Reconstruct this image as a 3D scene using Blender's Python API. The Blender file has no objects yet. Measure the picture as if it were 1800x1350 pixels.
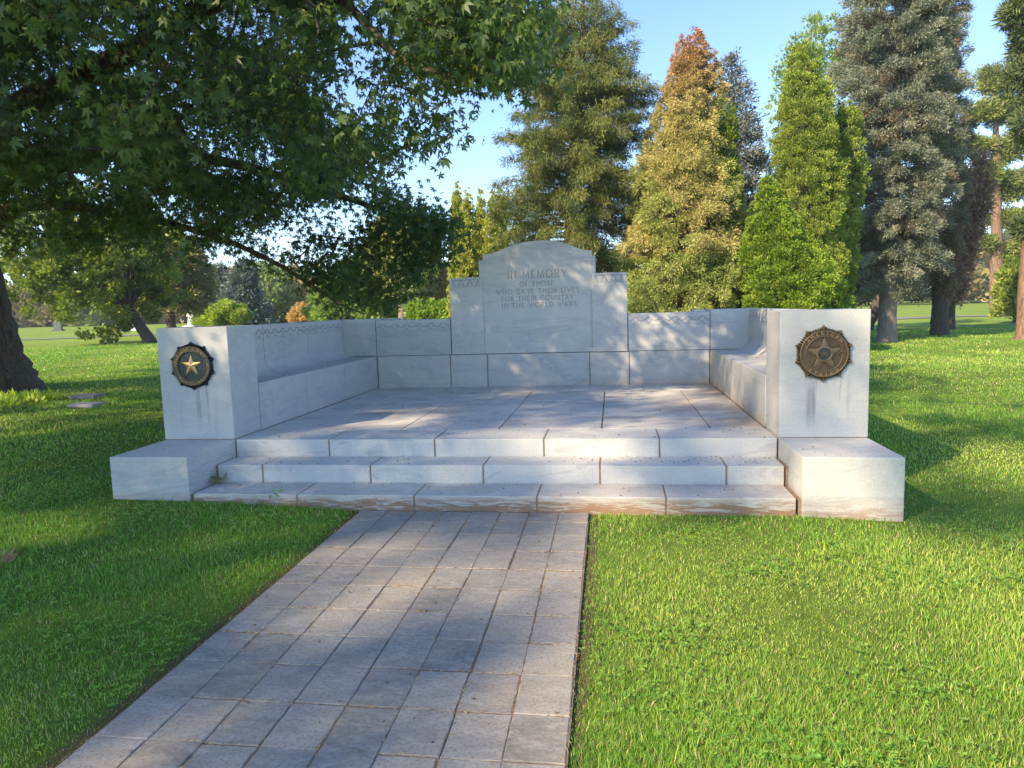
import bpy, bmesh, math, random
import numpy as np
from mathutils import Vector, Matrix
random.seed(7); RNG = np.random.default_rng(11)
SC = bpy.context.scene
R = math.radians

# ---------------------------------------------------------------- camera
CAM = np.array([1.0856, -6.1936, 1.62]); YAW, PITCH, ROLL, FPX = R(8.1545), R(-6.2677), R(-1.7024), 1245.65
cf = np.array([-math.sin(YAW)*math.cos(PITCH), math.cos(YAW)*math.cos(PITCH), math.sin(PITCH)])
cr0 = np.array([math.cos(YAW), math.sin(YAW), 0.0]); cu0 = np.cross(cr0, cf)
cr = cr0*math.cos(ROLL) + cu0*math.sin(ROLL); cu = -cr0*math.sin(ROLL) + cu0*math.cos(ROLL)
cam = bpy.data.cameras.new('camera'); camo = bpy.data.objects.new('camera', cam); SC.collection.objects.link(camo)
cam.sensor_width = 36.0; cam.lens = FPX/1800*36.0; cam.clip_start = 0.05; cam.clip_end = 1500
M = Matrix(((cr[0], cu[0], -cf[0], CAM[0]), (cr[1], cu[1], -cf[1], CAM[1]), (cr[2], cu[2], -cf[2], CAM[2]), (0, 0, 0, 1)))
camo.matrix_world = M
SC.camera = camo

def at(x, y, D):
    """point seen at photograph pixel (x, y), D metres ahead"""
    return CAM + (cf + cr*(x-900)/FPX - cu*(y-675)/FPX)*D
def pix(P):
    d = np.asarray(P) - CAM; w = d @ cf
    return 900 + FPX*(d @ cr)/w, 675 - FPX*(d @ cu)/w, w

# ---------------------------------------------------------------- light
SUN_AZ, SUN_EL = R(-138), R(34)          # azimuth of the sun measured from +Y towards +X
S = Vector((math.sin(SUN_AZ)*math.cos(SUN_EL), math.cos(SUN_AZ)*math.cos(SUN_EL), math.sin(SUN_EL)))
world = bpy.data.worlds.new('World'); SC.world = world; world.use_nodes = True
wn = world.node_tree.nodes; wl = world.node_tree.links; bg = wn['Background']
sky = wn.new('ShaderNodeTexSky'); sky.sky_type = 'NISHITA'; sky.sun_disc = False
sky.sun_elevation = SUN_EL; sky.sun_rotation = SUN_AZ % (2*math.pi); sky.air_density = 1.0; sky.dust_density = 0.15; sky.ozone_density = 1.5
tint = wn.new('ShaderNodeMix'); tint.data_type = 'RGBA'; tint.blend_type = 'MULTIPLY'; tint.inputs[0].default_value = 1; tint.inputs[7].default_value = (.76, .84, 1.0, 1)
wl.new(sky.outputs[0], tint.inputs[6]); wl.new(tint.outputs[2], bg.inputs[0]); bg.inputs[1].default_value = 0.112
sun = bpy.data.lights.new('sun', 'SUN'); sun.energy = 3.15; sun.angle = R(0.8); sun.color = (1.0, 0.78, 0.50)
suno = bpy.data.objects.new('sun', sun); SC.collection.objects.link(suno)
suno.rotation_euler = (-S).to_track_quat('-Z', 'Y').to_euler()
SC.view_settings.view_transform = 'Standard'; SC.view_settings.look = 'None'
SC.view_settings.exposure = 1.6; SC.view_settings.gamma = 1
SC.cycles.max_bounces = 6; SC.cycles.diffuse_bounces = 3; SC.cycles.transmission_bounces = 3; SC.cycles.transparent_max_bounces = 4
SC.cycles.caustics_reflective = False; SC.cycles.caustics_refractive = False

# ---------------------------------------------------------------- helpers
def link(o, parent=None):
    SC.collection.objects.link(o)
    if parent is not None: o.parent = parent
    return o
def tag(o, label=None, cat=None, group=None, kind=None):
    if label: o['label'] = label
    if cat: o['category'] = cat
    if group: o['group'] = group
    if kind: o['kind'] = kind
    return o
def empty(name, loc=(0, 0, 0), rz=0):
    o = bpy.data.objects.new(name, None); o.location = loc; o.rotation_euler = (0, 0, rz); o.empty_display_size = .2
    return link(o)
def bmobj(name, bm, mats, parent=None, smooth=False):
    me = bpy.data.meshes.new(name); bm.to_mesh(me); bm.free()
    for m in (mats if isinstance(mats, (list, tuple)) else [mats]): me.materials.append(m)
    if smooth:
        for p in me.polygons: p.use_smooth = True
    return link(bpy.data.objects.new(name, me), parent)
def npobj(name, V, F, mat, parent=None, col=None, smooth=False, matidx=None):
    """V (n,3), F list of arrays (m,k)"""
    if not isinstance(F, list): F = [F]
    me = bpy.data.meshes.new(name)
    me.vertices.add(len(V)); me.vertices.foreach_set('co', np.asarray(V, np.float32).ravel())
    loops = np.concatenate([f.ravel() for f in F]).astype(np.int32)
    tot = np.concatenate([np.full(len(f), f.shape[1], np.int32) for f in F])
    start = np.concatenate([[0], np.cumsum(tot)[:-1]]).astype(np.int32)
    me.loops.add(len(loops)); me.loops.foreach_set('vertex_index', loops)
    me.polygons.add(len(tot)); me.polygons.foreach_set('loop_start', start); me.polygons.foreach_set('loop_total', tot)
    if matidx is not None: me.polygons.foreach_set('material_index', np.asarray(matidx, np.int32))
    if smooth: me.polygons.foreach_set('use_smooth', np.ones(len(tot), bool))
    me.update(calc_edges=True)
    if col is not None:
        a = me.attributes.new('col', 'FLOAT_COLOR', 'FACE')
        c = np.ones((len(tot), 4), np.float32); c[:, :3] = col; a.data.foreach_set('color', c.ravel())
    for m in (mat if isinstance(mat, (list, tuple)) else [mat]): me.materials.append(m)
    return link(bpy.data.objects.new(name, me), parent)

# ---------------------------------------------------------------- materials
def newmat(name):
    m = bpy.data.materials.new(name); m.use_nodes = True; nt = m.node_tree
    return m, nt.nodes, nt.links, nt.nodes['Principled BSDF']
def mix(n, l, fac, a, b, mode='MIX'):
    x = n.new('ShaderNodeMix'); x.data_type = 'RGBA'; x.blend_type = mode
    for inp, v in ((x.inputs[0], fac), (x.inputs[6], a), (x.inputs[7], b)):
        if hasattr(v, 'is_linked'): l.new(v, inp)
        elif isinstance(v, tuple): inp.default_value = (*v, 1)
        else: inp.default_value = v
    return x.outputs[2]
def ramp(n, l, src, stops):
    r = n.new('ShaderNodeValToRGB'); l.new(src, r.inputs[0]); e = r.color_ramp.elements
    while len(e) < len(stops): e.new(.5)
    for k, (p, c) in enumerate(stops):
        e[k].position = p; e[k].color = (c, c, c, 1) if not isinstance(c, tuple) else (*c, 1)
    return r.outputs[0]
def noise(n, l, vec, scale, detail=4, rough=.55, dist=0):
    t = n.new('ShaderNodeTexNoise'); t.inputs['Scale'].default_value = scale; t.inputs['Detail'].default_value = detail
    t.inputs['Roughness'].default_value = rough; t.inputs['Distortion'].default_value = dist
    if vec is not None: l.new(vec, t.inputs['Vector'])
    return t.outputs['Fac']
def math_(n, l, op, a, b=None, c=None, clamp=False):
    x = n.new('ShaderNodeMath'); x.operation = op; x.use_clamp = clamp
    for i, v in enumerate((a, b, c)):
        if v is None: continue
        if hasattr(v, 'is_linked'): l.new(v, x.inputs[i])
        else: x.inputs[i].default_value = v
    return x.outputs[0]
def mapping(n, l, scale=(1, 1, 1), rot=(0, 0, 0)):
    g = n.new('ShaderNodeNewGeometry'); m = n.new('ShaderNodeMapping'); l.new(g.outputs['Position'], m.inputs[0])
    m.inputs['Scale'].default_value = scale; m.inputs['Rotation'].default_value = rot
    return m.outputs[0]
def sep(n, l):
    g = n.new('ShaderNodeNewGeometry'); s = n.new('ShaderNodeSeparateXYZ'); l.new(g.outputs['Position'], s.inputs[0])
    return s.outputs
def bump(n, l, p, h, strength=.3, dist=.01):
    b = n.new('ShaderNodeBump'); b.inputs['Strength'].default_value = strength; b.inputs['Distance'].default_value = dist
    l.new(h, b.inputs['Height']); l.new(b.outputs[0], p.inputs['Normal'])

def marble(name, base=(.60, .59, .535), stain_z=.16, stain=.55, weather=0.0, streak=0, veins=1.0, rough=.62):
    m, n, l, p = newmat(name)
    pos = mapping(n, l); xyz = sep(n, l)
    isl = n.new('ShaderNodeNewGeometry').outputs['Random Per Island']
    c = mix(n, l, isl, tuple(v*.93 for v in base), tuple(v*1.05 for v in base))
    big = noise(n, l, pos, 1.7, 5, .6, .6)
    c = mix(n, l, ramp(n, l, big, [(.35, 0.0), (.7, .75)]), c, (.49, .50, .50))
    # diagonal veins
    v = noise(n, l, mapping(n, l, (1.2, 1.2, 3.6), (0, R(52), 0)), 2.2, 7, .65, 1.3)
    vm = ramp(n, l, v, [(.47, 0.0), (.5, 1.0), (.53, 0.0)])
    c = mix(n, l, math_(n, l, 'MULTIPLY', vm, .28*veins), c, (.72, .72, .70))
    v2 = noise(n, l, mapping(n, l, (1.0, 1.0, 4.0), (0, R(-48), R(20))), 1.1, 6, .6, 1.8)
    c = mix(n, l, math_(n, l, 'MULTIPLY', ramp(n, l, v2, [(.55, 0.0), (.6, 1.0), (.66, 0.0)]), .4*veins), c, (.33, .34, .36))
    # fine tooling grain
    gr = noise(n, l, pos, 85, 4, .8)
    c = mix(n, l, math_(n, l, 'MULTIPLY', ramp(n, l, gr, [(.38, 1.0), (.58, 0.0)]), .38), c, (.28, .28, .27))
    if weather:
        w = noise(n, l, mapping(n, l, (.55, 1.6, 1)), 2.3, 7, .68, .7)
        c = mix(n, l, math_(n, l, 'MULTIPLY', ramp(n, l, w, [(.5, 0.0), (.68, 1.0)]), weather), c, (.30, .27, .24))
        w2 = noise(n, l, mapping(n, l, (.8, 1.5, 1)), 1.1, 5, .6, .3)
        side = ramp(n, l, math_(n, l, 'MULTIPLY', xyz[0], .25), [(.35, 0.15), (.62, 1.0)])
        c = mix(n, l, math_(n, l, 'MULTIPLY', math_(n, l, 'MULTIPLY', ramp(n, l, w2, [(.40, 0.0), (.58, 1.0)]), side), .8), c, (.46, .31, .20))
    # earth-coloured splash line at the foot
    sn = noise(n, l, mapping(n, l, (1, 1, 7)), 5, 7, .7, .8)
    h = math_(n, l, 'SUBTRACT', 1.0, math_(n, l, 'DIVIDE', xyz[2], stain_z), clamp=True)
    sm = math_(n, l, 'MULTIPLY', math_(n, l, 'MULTIPLY', h, ramp(n, l, sn, [(.42, .35), (.56, 1.4)])), stain, clamp=True)
    c = mix(n, l, sm, c, (.30, .19, .12))
    h2 = math_(n, l, 'SUBTRACT', 1.0, math_(n, l, 'DIVIDE', math_(n, l, 'SUBTRACT', xyz[2], .44), .13), clamp=True)
    h2 = math_(n, l, 'MULTIPLY', h2, math_(n, l, 'GREATER_THAN', xyz[2], .4395))
    s2 = math_(n, l, 'MULTIPLY', math_(n, l, 'MULTIPLY', h2, ramp(n, l, sn, [(.35, .1), (.62, 1.0)])), ramp(n, l, math_(n, l, 'MULTIPLY', xyz[0], .3), [(.0, .15), (.6, 1.0)]))
    if not streak and stain_z > .12: c = mix(n, l, math_(n, l, 'MULTIPLY', s2, .8), c, (.46, .29, .16))
    if streak:
        sx = noise(n, l, mapping(n, l, (9, 9, .55)), 1.6, 4, .6)
        zz = ramp(n, l, xyz[2], [(.50, 0.0), (.66, 1.0), (.9, .9), (1.0, 0.0)])
        ax = math_(n, l, 'ABSOLUTE', math_(n, l, 'SUBTRACT', math_(n, l, 'ABSOLUTE', xyz[0]), 2.84))
        xm = ramp(n, l, ax, [(.10, 1.0), (.24, 0.0)])
        s_ = math_(n, l, 'MULTIPLY', math_(n, l, 'MULTIPLY', zz, xm), ramp(n, l, sx, [(.5, 0.0), (.62, 1.0)]))
        c = mix(n, l, math_(n, l, 'MULTIPLY', s_, .8), c, (.17, .18, .20))
        b_ = noise(n, l, pos, 4.5, 5, .6, .4)
        c = mix(n, l, math_(n, l, 'MULTIPLY', ramp(n, l, b_, [(.58, 0.0), (.72, 1.0)]), .30), c, (.36, .36, .38))
    l.new(c, p.inputs['Base Color']); p.inputs['Roughness'].default_value = rough
    p.inputs['Specular IOR Level'].default_value = .35
    hb = math_(n, l, 'ADD', math_(n, l, 'MULTIPLY', gr, .6), math_(n, l, 'MULTIPLY', noise(n, l, pos, 18, 4), .6))
    bump(n, l, p, hb, .5, .004)
    return m
def simple(name, c1, c2, scale=20, rough=.8, metal=0, bumpd=.003, bs=.4, detail=5):
    m, n, l, p = newmat(name); pos = mapping(n, l)
    f = noise(n, l, pos, scale, detail, .6)
    l.new(mix(n, l, ramp(n, l, f, [(.3, 0.0), (.7, 1.0)]), c1, c2), p.inputs['Base Color'])
    p.inputs['Roughness'].default_value = rough; p.inputs['Metallic'].default_value = metal
    bump(n, l, p, f, bs, bumpd)
    return m
MARBLE = marble('pale_marble')
MARBLE_STEP = marble('step_marble', (.68, .66, .585), .14, 1.4, 0)
MARBLE_FLOOR = marble('paving_marble', (.74, .715, .64), .1, 0, .65)  # paler base puts the bright light on level stone into the colour
MARBLE_PILLAR = marble('pillar_marble', (.56, .555, .515), .1, 0, 0, 1, .6)
MORTAR = simple('mortar', (.19, .14, .095), (.34, .26, .18), 40, .95)
GROOVE = simple('grimy_carving', (.24, .24, .24), (.38, .38, .37), 60, .95)

def foliage_mat(name='foliage', trans=.33, rough=.55, spec=.3, gain=1.3):
    m = bpy.data.materials.new(name); m.use_nodes = True; n = m.node_tree.nodes; l = m.node_tree.links
    p = n['Principled BSDF']; out = n['Material Output']
    a = n.new('ShaderNodeAttribute'); a.attribute_name = 'col'
    gc = mix(n, l, 1.0, a.outputs['Color'], (gain, gain, gain), 'MULTIPLY')
    l.new(gc, p.inputs['Base Color']); p.inputs['Roughness'].default_value = rough
    p.inputs['Specular IOR Level'].default_value = spec
    t = n.new('ShaderNodeBsdfTranslucent')
    tc = mix(n, l, 1.0, a.outputs['Color'], (1.6*gain, 1.7*gain, .8*gain), 'MULTIPLY'); l.new(tc, t.inputs[0])
    ms = n.new('ShaderNodeMixShader'); ms.inputs[0].default_value = trans
    l.new(p.outputs[0], ms.inputs[1]); l.new(t.outputs[0], ms.inputs[2]); l.new(ms.outputs[0], out.inputs[0])
    return m
LEAF = foliage_mat('broad_leaf', .42, .45, .4, 1.5)
MAPLE_LEAF = foliage_mat('maple_leaf', .36, .45, .4, .95)
NEEDLE = foliage_mat('needles', .15, .65, .2, 1.42)
GRASSM = foliage_mat('grass_blade', .35, .5, .3, 1.6)
def bark_mat(name, c1, c2, s=6):
    m, n, l, p = newmat(name)
    f = noise(n, l, mapping(n, l, (1, 1, .22)), s*2.2, 8, .7, .8)
    l.new(mix(n, l, ramp(n, l, f, [(.38, 0.0), (.62, 1.0)]), c1, c2), p.inputs['Base Color'])
    p.inputs['Roughness'].default_value = .92; bump(n, l, p, f, .9, .05)
    return m
BARK = bark_mat('grey_brown_bark', (.045, .034, .027), (.19, .135, .095))
BARK_DARK = bark_mat('dark_bark', (.05, .042, .036), (.13, .10, .08), 9)
BARK_PALE = bark_mat('pale_bark', (.16, .125, .10), (.36, .30, .25), 8)
BARK_PINE = bark_mat('orange_bark', (.11, .07, .05), (.33, .215, .15), 6)

# ---------------------------------------------------------------- ground
_GX = np.array([-200, -30, -12, -3.2, -2.4, -1.2, -.97, .93, 2.4, 3.2, 10, 60, 200.])
_GZ = np.array([.3, .3, .24, .07, .055, .004, -.02, -.02, -.012, -.045, -.12, -.2, -.2])
def gz(x, y):
    x = np.asarray(x, float); y = np.asarray(y, float)
    b = np.interp(x, _GX, _GZ)
    w = np.clip((np.hypot(x, y) - 5)/8, 0, 1)
    return b + w*(.05*np.sin(x*.21+1)*np.sin(y*.17) + .03*np.sin(x*.5+y*.3))
def build_ground():
    xs = np.unique(np.concatenate([np.linspace(-12, 12, 121), _GX[1:-1], np.linspace(-60, 60, 81), np.linspace(-600, 600, 41)]))
    ys = np.unique(np.concatenate([np.linspace(-14, 14, 85), np.linspace(-60, 90, 61), np.linspace(-600, 900, 41)]))
    X, Y = np.meshgrid(xs, ys); Z = gz(X, Y)
    V = np.stack([X.ravel(), Y.ravel(), Z.ravel()], 1); w = len(xs)
    i = (np.arange(len(ys)-1)[:, None]*w + np.arange(w-1)[None]).ravel()
    F = np.stack([i, i+1, i+w+1, i+w], 1)
    m, n, l, p = newmat('lawn_soil'); pos = mapping(n, l)
    a = noise(n, l, pos, .35, 4, .6); b = noise(n, l, mapping(n, l, (1, .5, 1)), 9, 6, .7); c_ = noise(n, l, pos, 2.2, 5, .65)
    c = mix(n, l, ramp(n, l, a, [(.35, 0.0), (.65, 1.0)]), (.19, .29, .036), (.29, .39, .065))
    c = mix(n, l, math_(n, l, 'MULTIPLY', ramp(n, l, c_, [(.45, 0.0), (.7, 1.0)]), .4), c, (.26, .30, .065))
    c = mix(n, l, math_(n, l, 'MULTIPLY', ramp(n, l, b, [(.4, 1.0), (.6, 0.0)]), .5), c, (.075, .14, .017))
    xyz = sep(n, l); dist = math_(n, l, 'SQRT', math_(n, l, 'ADD', math_(n, l, 'MULTIPLY', xyz[0], xyz[0]), math_(n, l, 'MULTIPLY', xyz[1], xyz[1])))
    c = mix(n, l, ramp(n, l, math_(n, l, 'DIVIDE', dist, 60), [(.2, 1.0), (.75, 0.0)]), c, mix(n, l, .5, c, (.04, .065, .014)))      # thatch colour with the shade between blades put in, brighter closed sward far off
    ex = math_(n, l, 'ABSOLUTE', math_(n, l, 'SUBTRACT', math_(n, l, 'ABSOLUTE', math_(n, l, 'ADD', xyz[0], .03)), .95)); pn = noise(n, l, pos, 5, 4)
    em = math_(n, l, 'MULTIPLY', ramp(n, l, math_(n, l, 'DIVIDE', ex, math_(n, l, 'ADD', math_(n, l, 'MULTIPLY', pn, .16), .01)), [(.3, .8), (.8, 0.0)]), math_(n, l, 'LESS_THAN', xyz[1], -.6))
    c = mix(n, l, em, c, (.12, .085, .05))
    l.new(c, p.inputs['Base Color']); p.inputs['Roughness'].default_value = .9; p.inputs['Specular IOR Level'].default_value = .1
    bump(n, l, p, b, .8, .06)
    o = npobj('lawn', V, F, m, smooth=True); tag(o, kind='structure')
build_ground()

# far service road across the left of the lawn
def build_road():
    a = at(20, 604.5, 48); ts = np.linspace(-1, 1, 60)
    V = []
    d0 = at(-400, 612, 50); d1 = at(1000, 578, 52)
    d0[2] = d1[2] = 0
    dirv = (d1-d0)/np.linalg.norm(d1-d0); nrm = np.array([-dirv[1], dirv[0], 0]); mid = .5*(d0+d1)
    for t in ts:
        c = mid + dirv*t*60
        for s in (-1.7, 1.7):
            q = c + nrm*s; V.append((q[0], q[1], float(gz(q[0], q[1]))+.035))
    F = np.array([(2*i, 2*i+2, 2*i+3, 2*i+1) for i in range(len(ts)-1)])[:, ::-1]
    m = simple('worn_asphalt', (.17, .165, .15), (.24, .23, .20), 8, .9)
    o = npobj('road', np.array(V), F, m); tag(o, kind='structure')
    return mid, dirv, nrm
ROAD = build_road()

# ---------------------------------------------------------------- path of stone pavers
PX0, PX1 = -.965, .885
ROWS = [-.785, -1.032, -1.335, -1.676, -2.004, -2.315, -2.644, -2.951, -3.245, -3.553, -3.85, -4.15, -4.46, -4.77, -5.08, -5.39, -5.7, -6.01, -6.32, -6.63, -6.94, -7.25]
def xform_path(x, y): return x + .006*(-y-.78)      # the walk runs a hair askew
def build_path():
    bm = bmesh.new(); rr = random.Random(3)
    cw = (PX1-PX0)/8
    for j in range(len(ROWS)-1):
        for i in range(8):
            g = .0028
            x0, x1 = PX0+i*cw+g, PX0+(i+1)*cw-g; y1, y0 = ROWS[j]-g, ROWS[j+1]+g
            sx = rr.uniform(-.003, .003); sy = rr.uniform(-.005, .005)
            z = rr.uniform(-.002, .002); tl = rr.uniform(-.0015, .0015); b = .004
            N = 5
            top = []
            def ring(ins, zz, wob):
                pts = []
                cs = [(x0+ins, y0+ins), (x1-ins, y0+ins), (x1-ins, y1-ins), (x0+ins, y1-ins)]
                for k in range(4):
                    a, c = cs[k], cs[(k+1) % 4]
                    for q in range(N):
                        t = q/N
                        px, py = a[0]+(c[0]-a[0])*t, a[1]+(c[1]-a[1])*t
                        px += rr.uniform(-wob, wob)+sx; py += rr.uniform(-wob, wob)+sy
                        pts.append(bm.verts.new((xform_path(px, py), py, zz+z+tl*(px-x0)*10)))
                return pts
            r0 = ring(0, -.05, 0); r1 = ring(0, -.0035, .0022); r2 = ring(b, 0, .0016)
            for A, B in ((r0, r1), (r1, r2)):
                for k in range(4*N): bm.faces.new((A[k], A[(k+1) % (4*N)], B[(k+1) % (4*N)], B[k]))
            bm.faces.new(r2)
    # sanded joints and bed below
    vs = [bm.verts.new((xform_path(x, y), y, -.0048)) for x, y in ((PX0-.004, ROWS[0]+.03), (PX0-.004, ROWS[-1]), (PX1+.004, ROWS[-1]), (PX1+.004, ROWS[0]+.03))]
    f = bm.faces.new(vs); f.material_index = 1
    m, n, l, p = newmat('grey_paver'); pos = mapping(n, l)
    isl = n.new('ShaderNodeNewGeometry').outputs['Random Per Island']
    c = ramp(n, l, isl, [(0, (.225, .212, .185)), (.35, (.335, .31, .265)), (.7, (.275, .262, .235)), (1, (.375, .34, .28))])
    a = noise(n, l, mapping(n, l, (1, 2.2, 1), (0, 0, R(25))), 7, 8, .7, .8)
    c = mix(n, l, math_(n, l, 'MULTIPLY', ramp(n, l, a, [(.42, 0.0), (.62, 1.0)]), .55), c, (.47, .44, .38))
    d = noise(n, l, pos, 60, 4, .7)
    c = mix(n, l, math_(n, l, 'MULTIPLY', ramp(n, l, d, [(.35, 1.0), (.52, 0.0)]), .55), c, (.14, .13, .12))
    e = noise(n, l, pos, 2.6, 4, .6)
    c = mix(n, l, math_(n, l, 'MULTIPLY', ramp(n, l, e, [(.5, 0.0), (.7, 1.0)]), .35), c, (.40, .31, .22))
    pi_ = noise(n, l, pos, 150, 2, .5)
    c = mix(n, l, math_(n, l, 'MULTIPLY', ramp(n, l, pi_, [(.27, 1.0), (.33, 0.0)]), .6), c, (.06, .05, .045))
    l.new(c, p.inputs['Base Color']); p.inputs['Roughness'].default_value = .75; p.inputs['Specular IOR Level'].default_value = .3
    bump(n, l, p, math_(n, l, 'ADD', a, math_(n, l, 'MULTIPLY', d, .5)), .55, .008)
    sand = simple('sandy_joint', (.13, .09, .06), (.30, .205, .13), 45, 1, 0, .006, .8)
    o = bmobj('path', bm, [m, sand]); tag(o, kind='structure')
build_path()
# ---------------------------------------------------------------- memorial
def add_block(bm, x0, x1, y0, y1, z0, z1, bev=.006, mi=0):
    """one bevelled stone with slightly worn arrises"""
    t = bmesh.new(); bmesh.ops.create_cube(t, size=1)
    for v in t.verts: v.co = Vector(((x0+x1)/2+v.co.x*(x1-x0), (y0+y1)/2+v.co.y*(y1-y0), (z0+z1)/2+v.co.z*(z1-z0)))
    if bev: bmesh.ops.bevel(t, geom=t.edges[:], offset=bev, segments=2, profile=.6, affect='EDGES')
    for f in t.faces: f.material_index = mi
    me = bpy.data.meshes.new('tmp'); t.to_mesh(me); t.free(); bm.from_mesh(me); bpy.data.meshes.remove(me)
def add_prism(bm, poly, plane, a0, a1, mi=0):
    """poly of (u, v); plane 'xz' extruded in y, 'yz'..., 'xy' extruded in z"""
    P = {'xz': lambda u, v, a: (u, a, v), 'xy': lambda u, v, a: (u, v, a), 'yz': lambda u, v, a: (a, u, v)}[plane]
    A = [bm.verts.new(P(u, v, a0)) for u, v in poly]; B = [bm.verts.new(P(u, v, a1)) for u, v in poly]
    n = len(poly); fs = [bm.faces.new(A), bm.faces.new(B[::-1])]
    for k in range(n): fs.append(bm.faces.new((A[k], B[k], B[(k+1) % n], A[(k+1) % n])))
    for f in fs: f.material_index = mi
    bmesh.ops.recalc_face_normals(bm, faces=fs)
    return fs

def ribbon(pts, w):
    """outline of a constant-width stroke through pts (2D)"""
    pts = [np.array(p, float) for p in pts]; n = len(pts); L = []; Rr = []
    closed = np.allclose(pts[0], pts[-1]) and n > 3
    for i in range(n):
        if closed: a, b = pts[(i-1) % (n-1)], pts[(i+1) % (n-1)]
        else: a, b = pts[max(i-1, 0)], pts[min(i+1, n-1)]
        d0 = pts[i]-a if np.linalg.norm(pts[i]-a) > 1e-9 else b-pts[i]
        d1 = b-pts[i] if np.linalg.norm(b-pts[i]) > 1e-9 else pts[i]-a
        d0 = d0/np.linalg.norm(d0); d1 = d1/np.linalg.norm(d1)
        t = d0+d1; t = t/max(np.linalg.norm(t), 1e-6); nn = np.array([-t[1], t[0]])
        k = w/2/max(.45, nn @ np.array([-d0[1], d0[0]]))
        L.append(pts[i]+nn*k); Rr.append(pts[i]-nn*k)
    return L, Rr, closed
def carve(obj, strokes, P, w, depth=.007):
    """cut V-less grooves into obj; strokes: list of (points2d, width or None); P maps (u, v, out) to the world"""
    bm = bmesh.new()
    for pts, ww in strokes:
        L, Rr, closed = ribbon(pts, ww or w)
        m = len(L)-1 if closed else len(L)
        q = [[bm.verts.new(P(p[0], p[1], o)) for p in S_[:m]] for S_ in (L, Rr) for o in (.02, -depth)]
        Lo, Li, Ro, Ri = q
        fs = []
        for k in range(m if closed else m-1):
            j = (k+1) % m
            for A, B in ((Lo, Li), (Li, Ri), (Ri, Ro), (Ro, Lo)): fs.append(bm.faces.new((A[k], A[j], B[j], B[k])))
        if not closed:
            fs.append(bm.faces.new((Lo[0], Li[0], Ri[0], Ro[0]))); fs.append(bm.faces.new((Lo[-1], Ro[-1], Ri[-1], Li[-1])))
        bmesh.ops.recalc_face_normals(bm, faces=fs)
    me = bpy.data.meshes.new('cutter'); bm.to_mesh(me); bm.free(); me.materials.append(GROOVE)
    c = bpy.data.objects.new('cutter', me); SC.collection.objects.link(c)
    md = obj.modifiers.new('carve', 'BOOLEAN'); md.operation = 'DIFFERENCE'; md.solver = 'EXACT'; md.object = c; md.use_self = True
    try: md.material_mode = 'TRANSFER'
    except Exception: pass
    bpy.context.view_layer.update()
    dg = bpy.context.evaluated_depsgraph_get()
    new = bpy.data.meshes.new_from_object(obj.evaluated_get(dg), depsgraph=dg)
    print('carved', obj.name, len(obj.data.polygons), '->', len(new.polygons), [m_.name for m_ in new.materials if m_])
    obj.modifiers.clear(); old = obj.data; obj.data = new; new.name = obj.name; bpy.data.meshes.remove(old)
    bpy.data.objects.remove(c); bpy.data.meshes.remove(me)

MEM = empty('war_memorial', (0, 1.7, 0))
tag(MEM, 'pale marble war memorial with steps, side benches, corner pillars and inscribed arched tablet', 'memorial')
MEM_INV = Matrix.Translation((0, -1.7, 0))
def mpart(name, bm, mats, parent=None, smooth=False):
    bmesh.ops.transform(bm, matrix=MEM_INV, verts=bm.verts[:])
    return bmobj(name, bm, mats, parent or MEM, smooth)
XI, XO, ZF, YW = 2.475, 3.19, .4379, 4.17
G = .0068
# steps
def course(name, xs, y0, y1, z0, z1, mats, cap_slots=True, mg=.006):
    bm = bmesh.new()
    add_block(bm, xs[0]+.004, xs[-1]-.004, y0+mg, y1-.002, z0, z1-.004, 0, 1)
    for a, b in zip(xs[:-1], xs[1:]): add_block(bm, a+G, b-G, y0+random.uniform(-.0015, .0015), y1, z0-.01, z1+random.uniform(-.001, .001), .007)
    return mpart(name, bm, mats)
SM = [MARBLE_STEP, MORTAR]
course('step', [-2.45, -1.52, -.52, .48, 1.48, 2.44], -.766, -.372, -.1, .123, SM)
course('step', [-2.452, -2.02, -1.02, -.02, .97, 1.99, 2.445], -.366, -.004, .02, .2795, SM)
course('step', [-2.47, -1.54, -.53, .47, 1.48, 2.468], 0, .517, .1, ZF, SM)
# mortar packed between the steps and the end blocks
for s in (-1, 1):
    bm = bmesh.new()
    add_block(bm, min(s*2.453, s*2.476), max(s*2.453, s*2.476), -.745, -.37, -.1, .112, 0)
    add_block(bm, min(s*2.453, s*2.476), max(s*2.453, s*2.476), -.35, -.01, .02, .27, 0)
    mpart('mortar_joint', bm, [MORTAR])
# paved floor
bm = bmesh.new(); ys = [.522, 1.553, 2.521, 3.50]
xs = [-2.47, -2.0, -1.0, -.02, .975, 1.98, 2.47]
add_block(bm, -2.475, 2.475, .52, 4.2, .1, ZF-.010, 0, 1)
for i in range(6):
    if i == 0: rows = [.522, 1.553, 3.50]
    elif i == 4: rows = [.522, 1.553, 3.50]
    else: rows = ys
    for a, b in zip(rows[:-1], rows[1:]): add_block(bm, xs[i]+.007, xs[i+1]-.007, a+.006, b-.006, .2, ZF+random.uniform(-.001, .0015), .004)
xb = [-2.47, -1.58, -.53, .486, 1.506, 2.47]
for a, b in zip(xb[:-1], xb[1:]): add_block(bm, a+.004, b-.004, 3.504, 4.165, .2, ZF+random.uniform(-.001, .0015), .004)
mpart('paved_floor', bm, [MARBLE_FLOOR, MORTAR])
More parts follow.
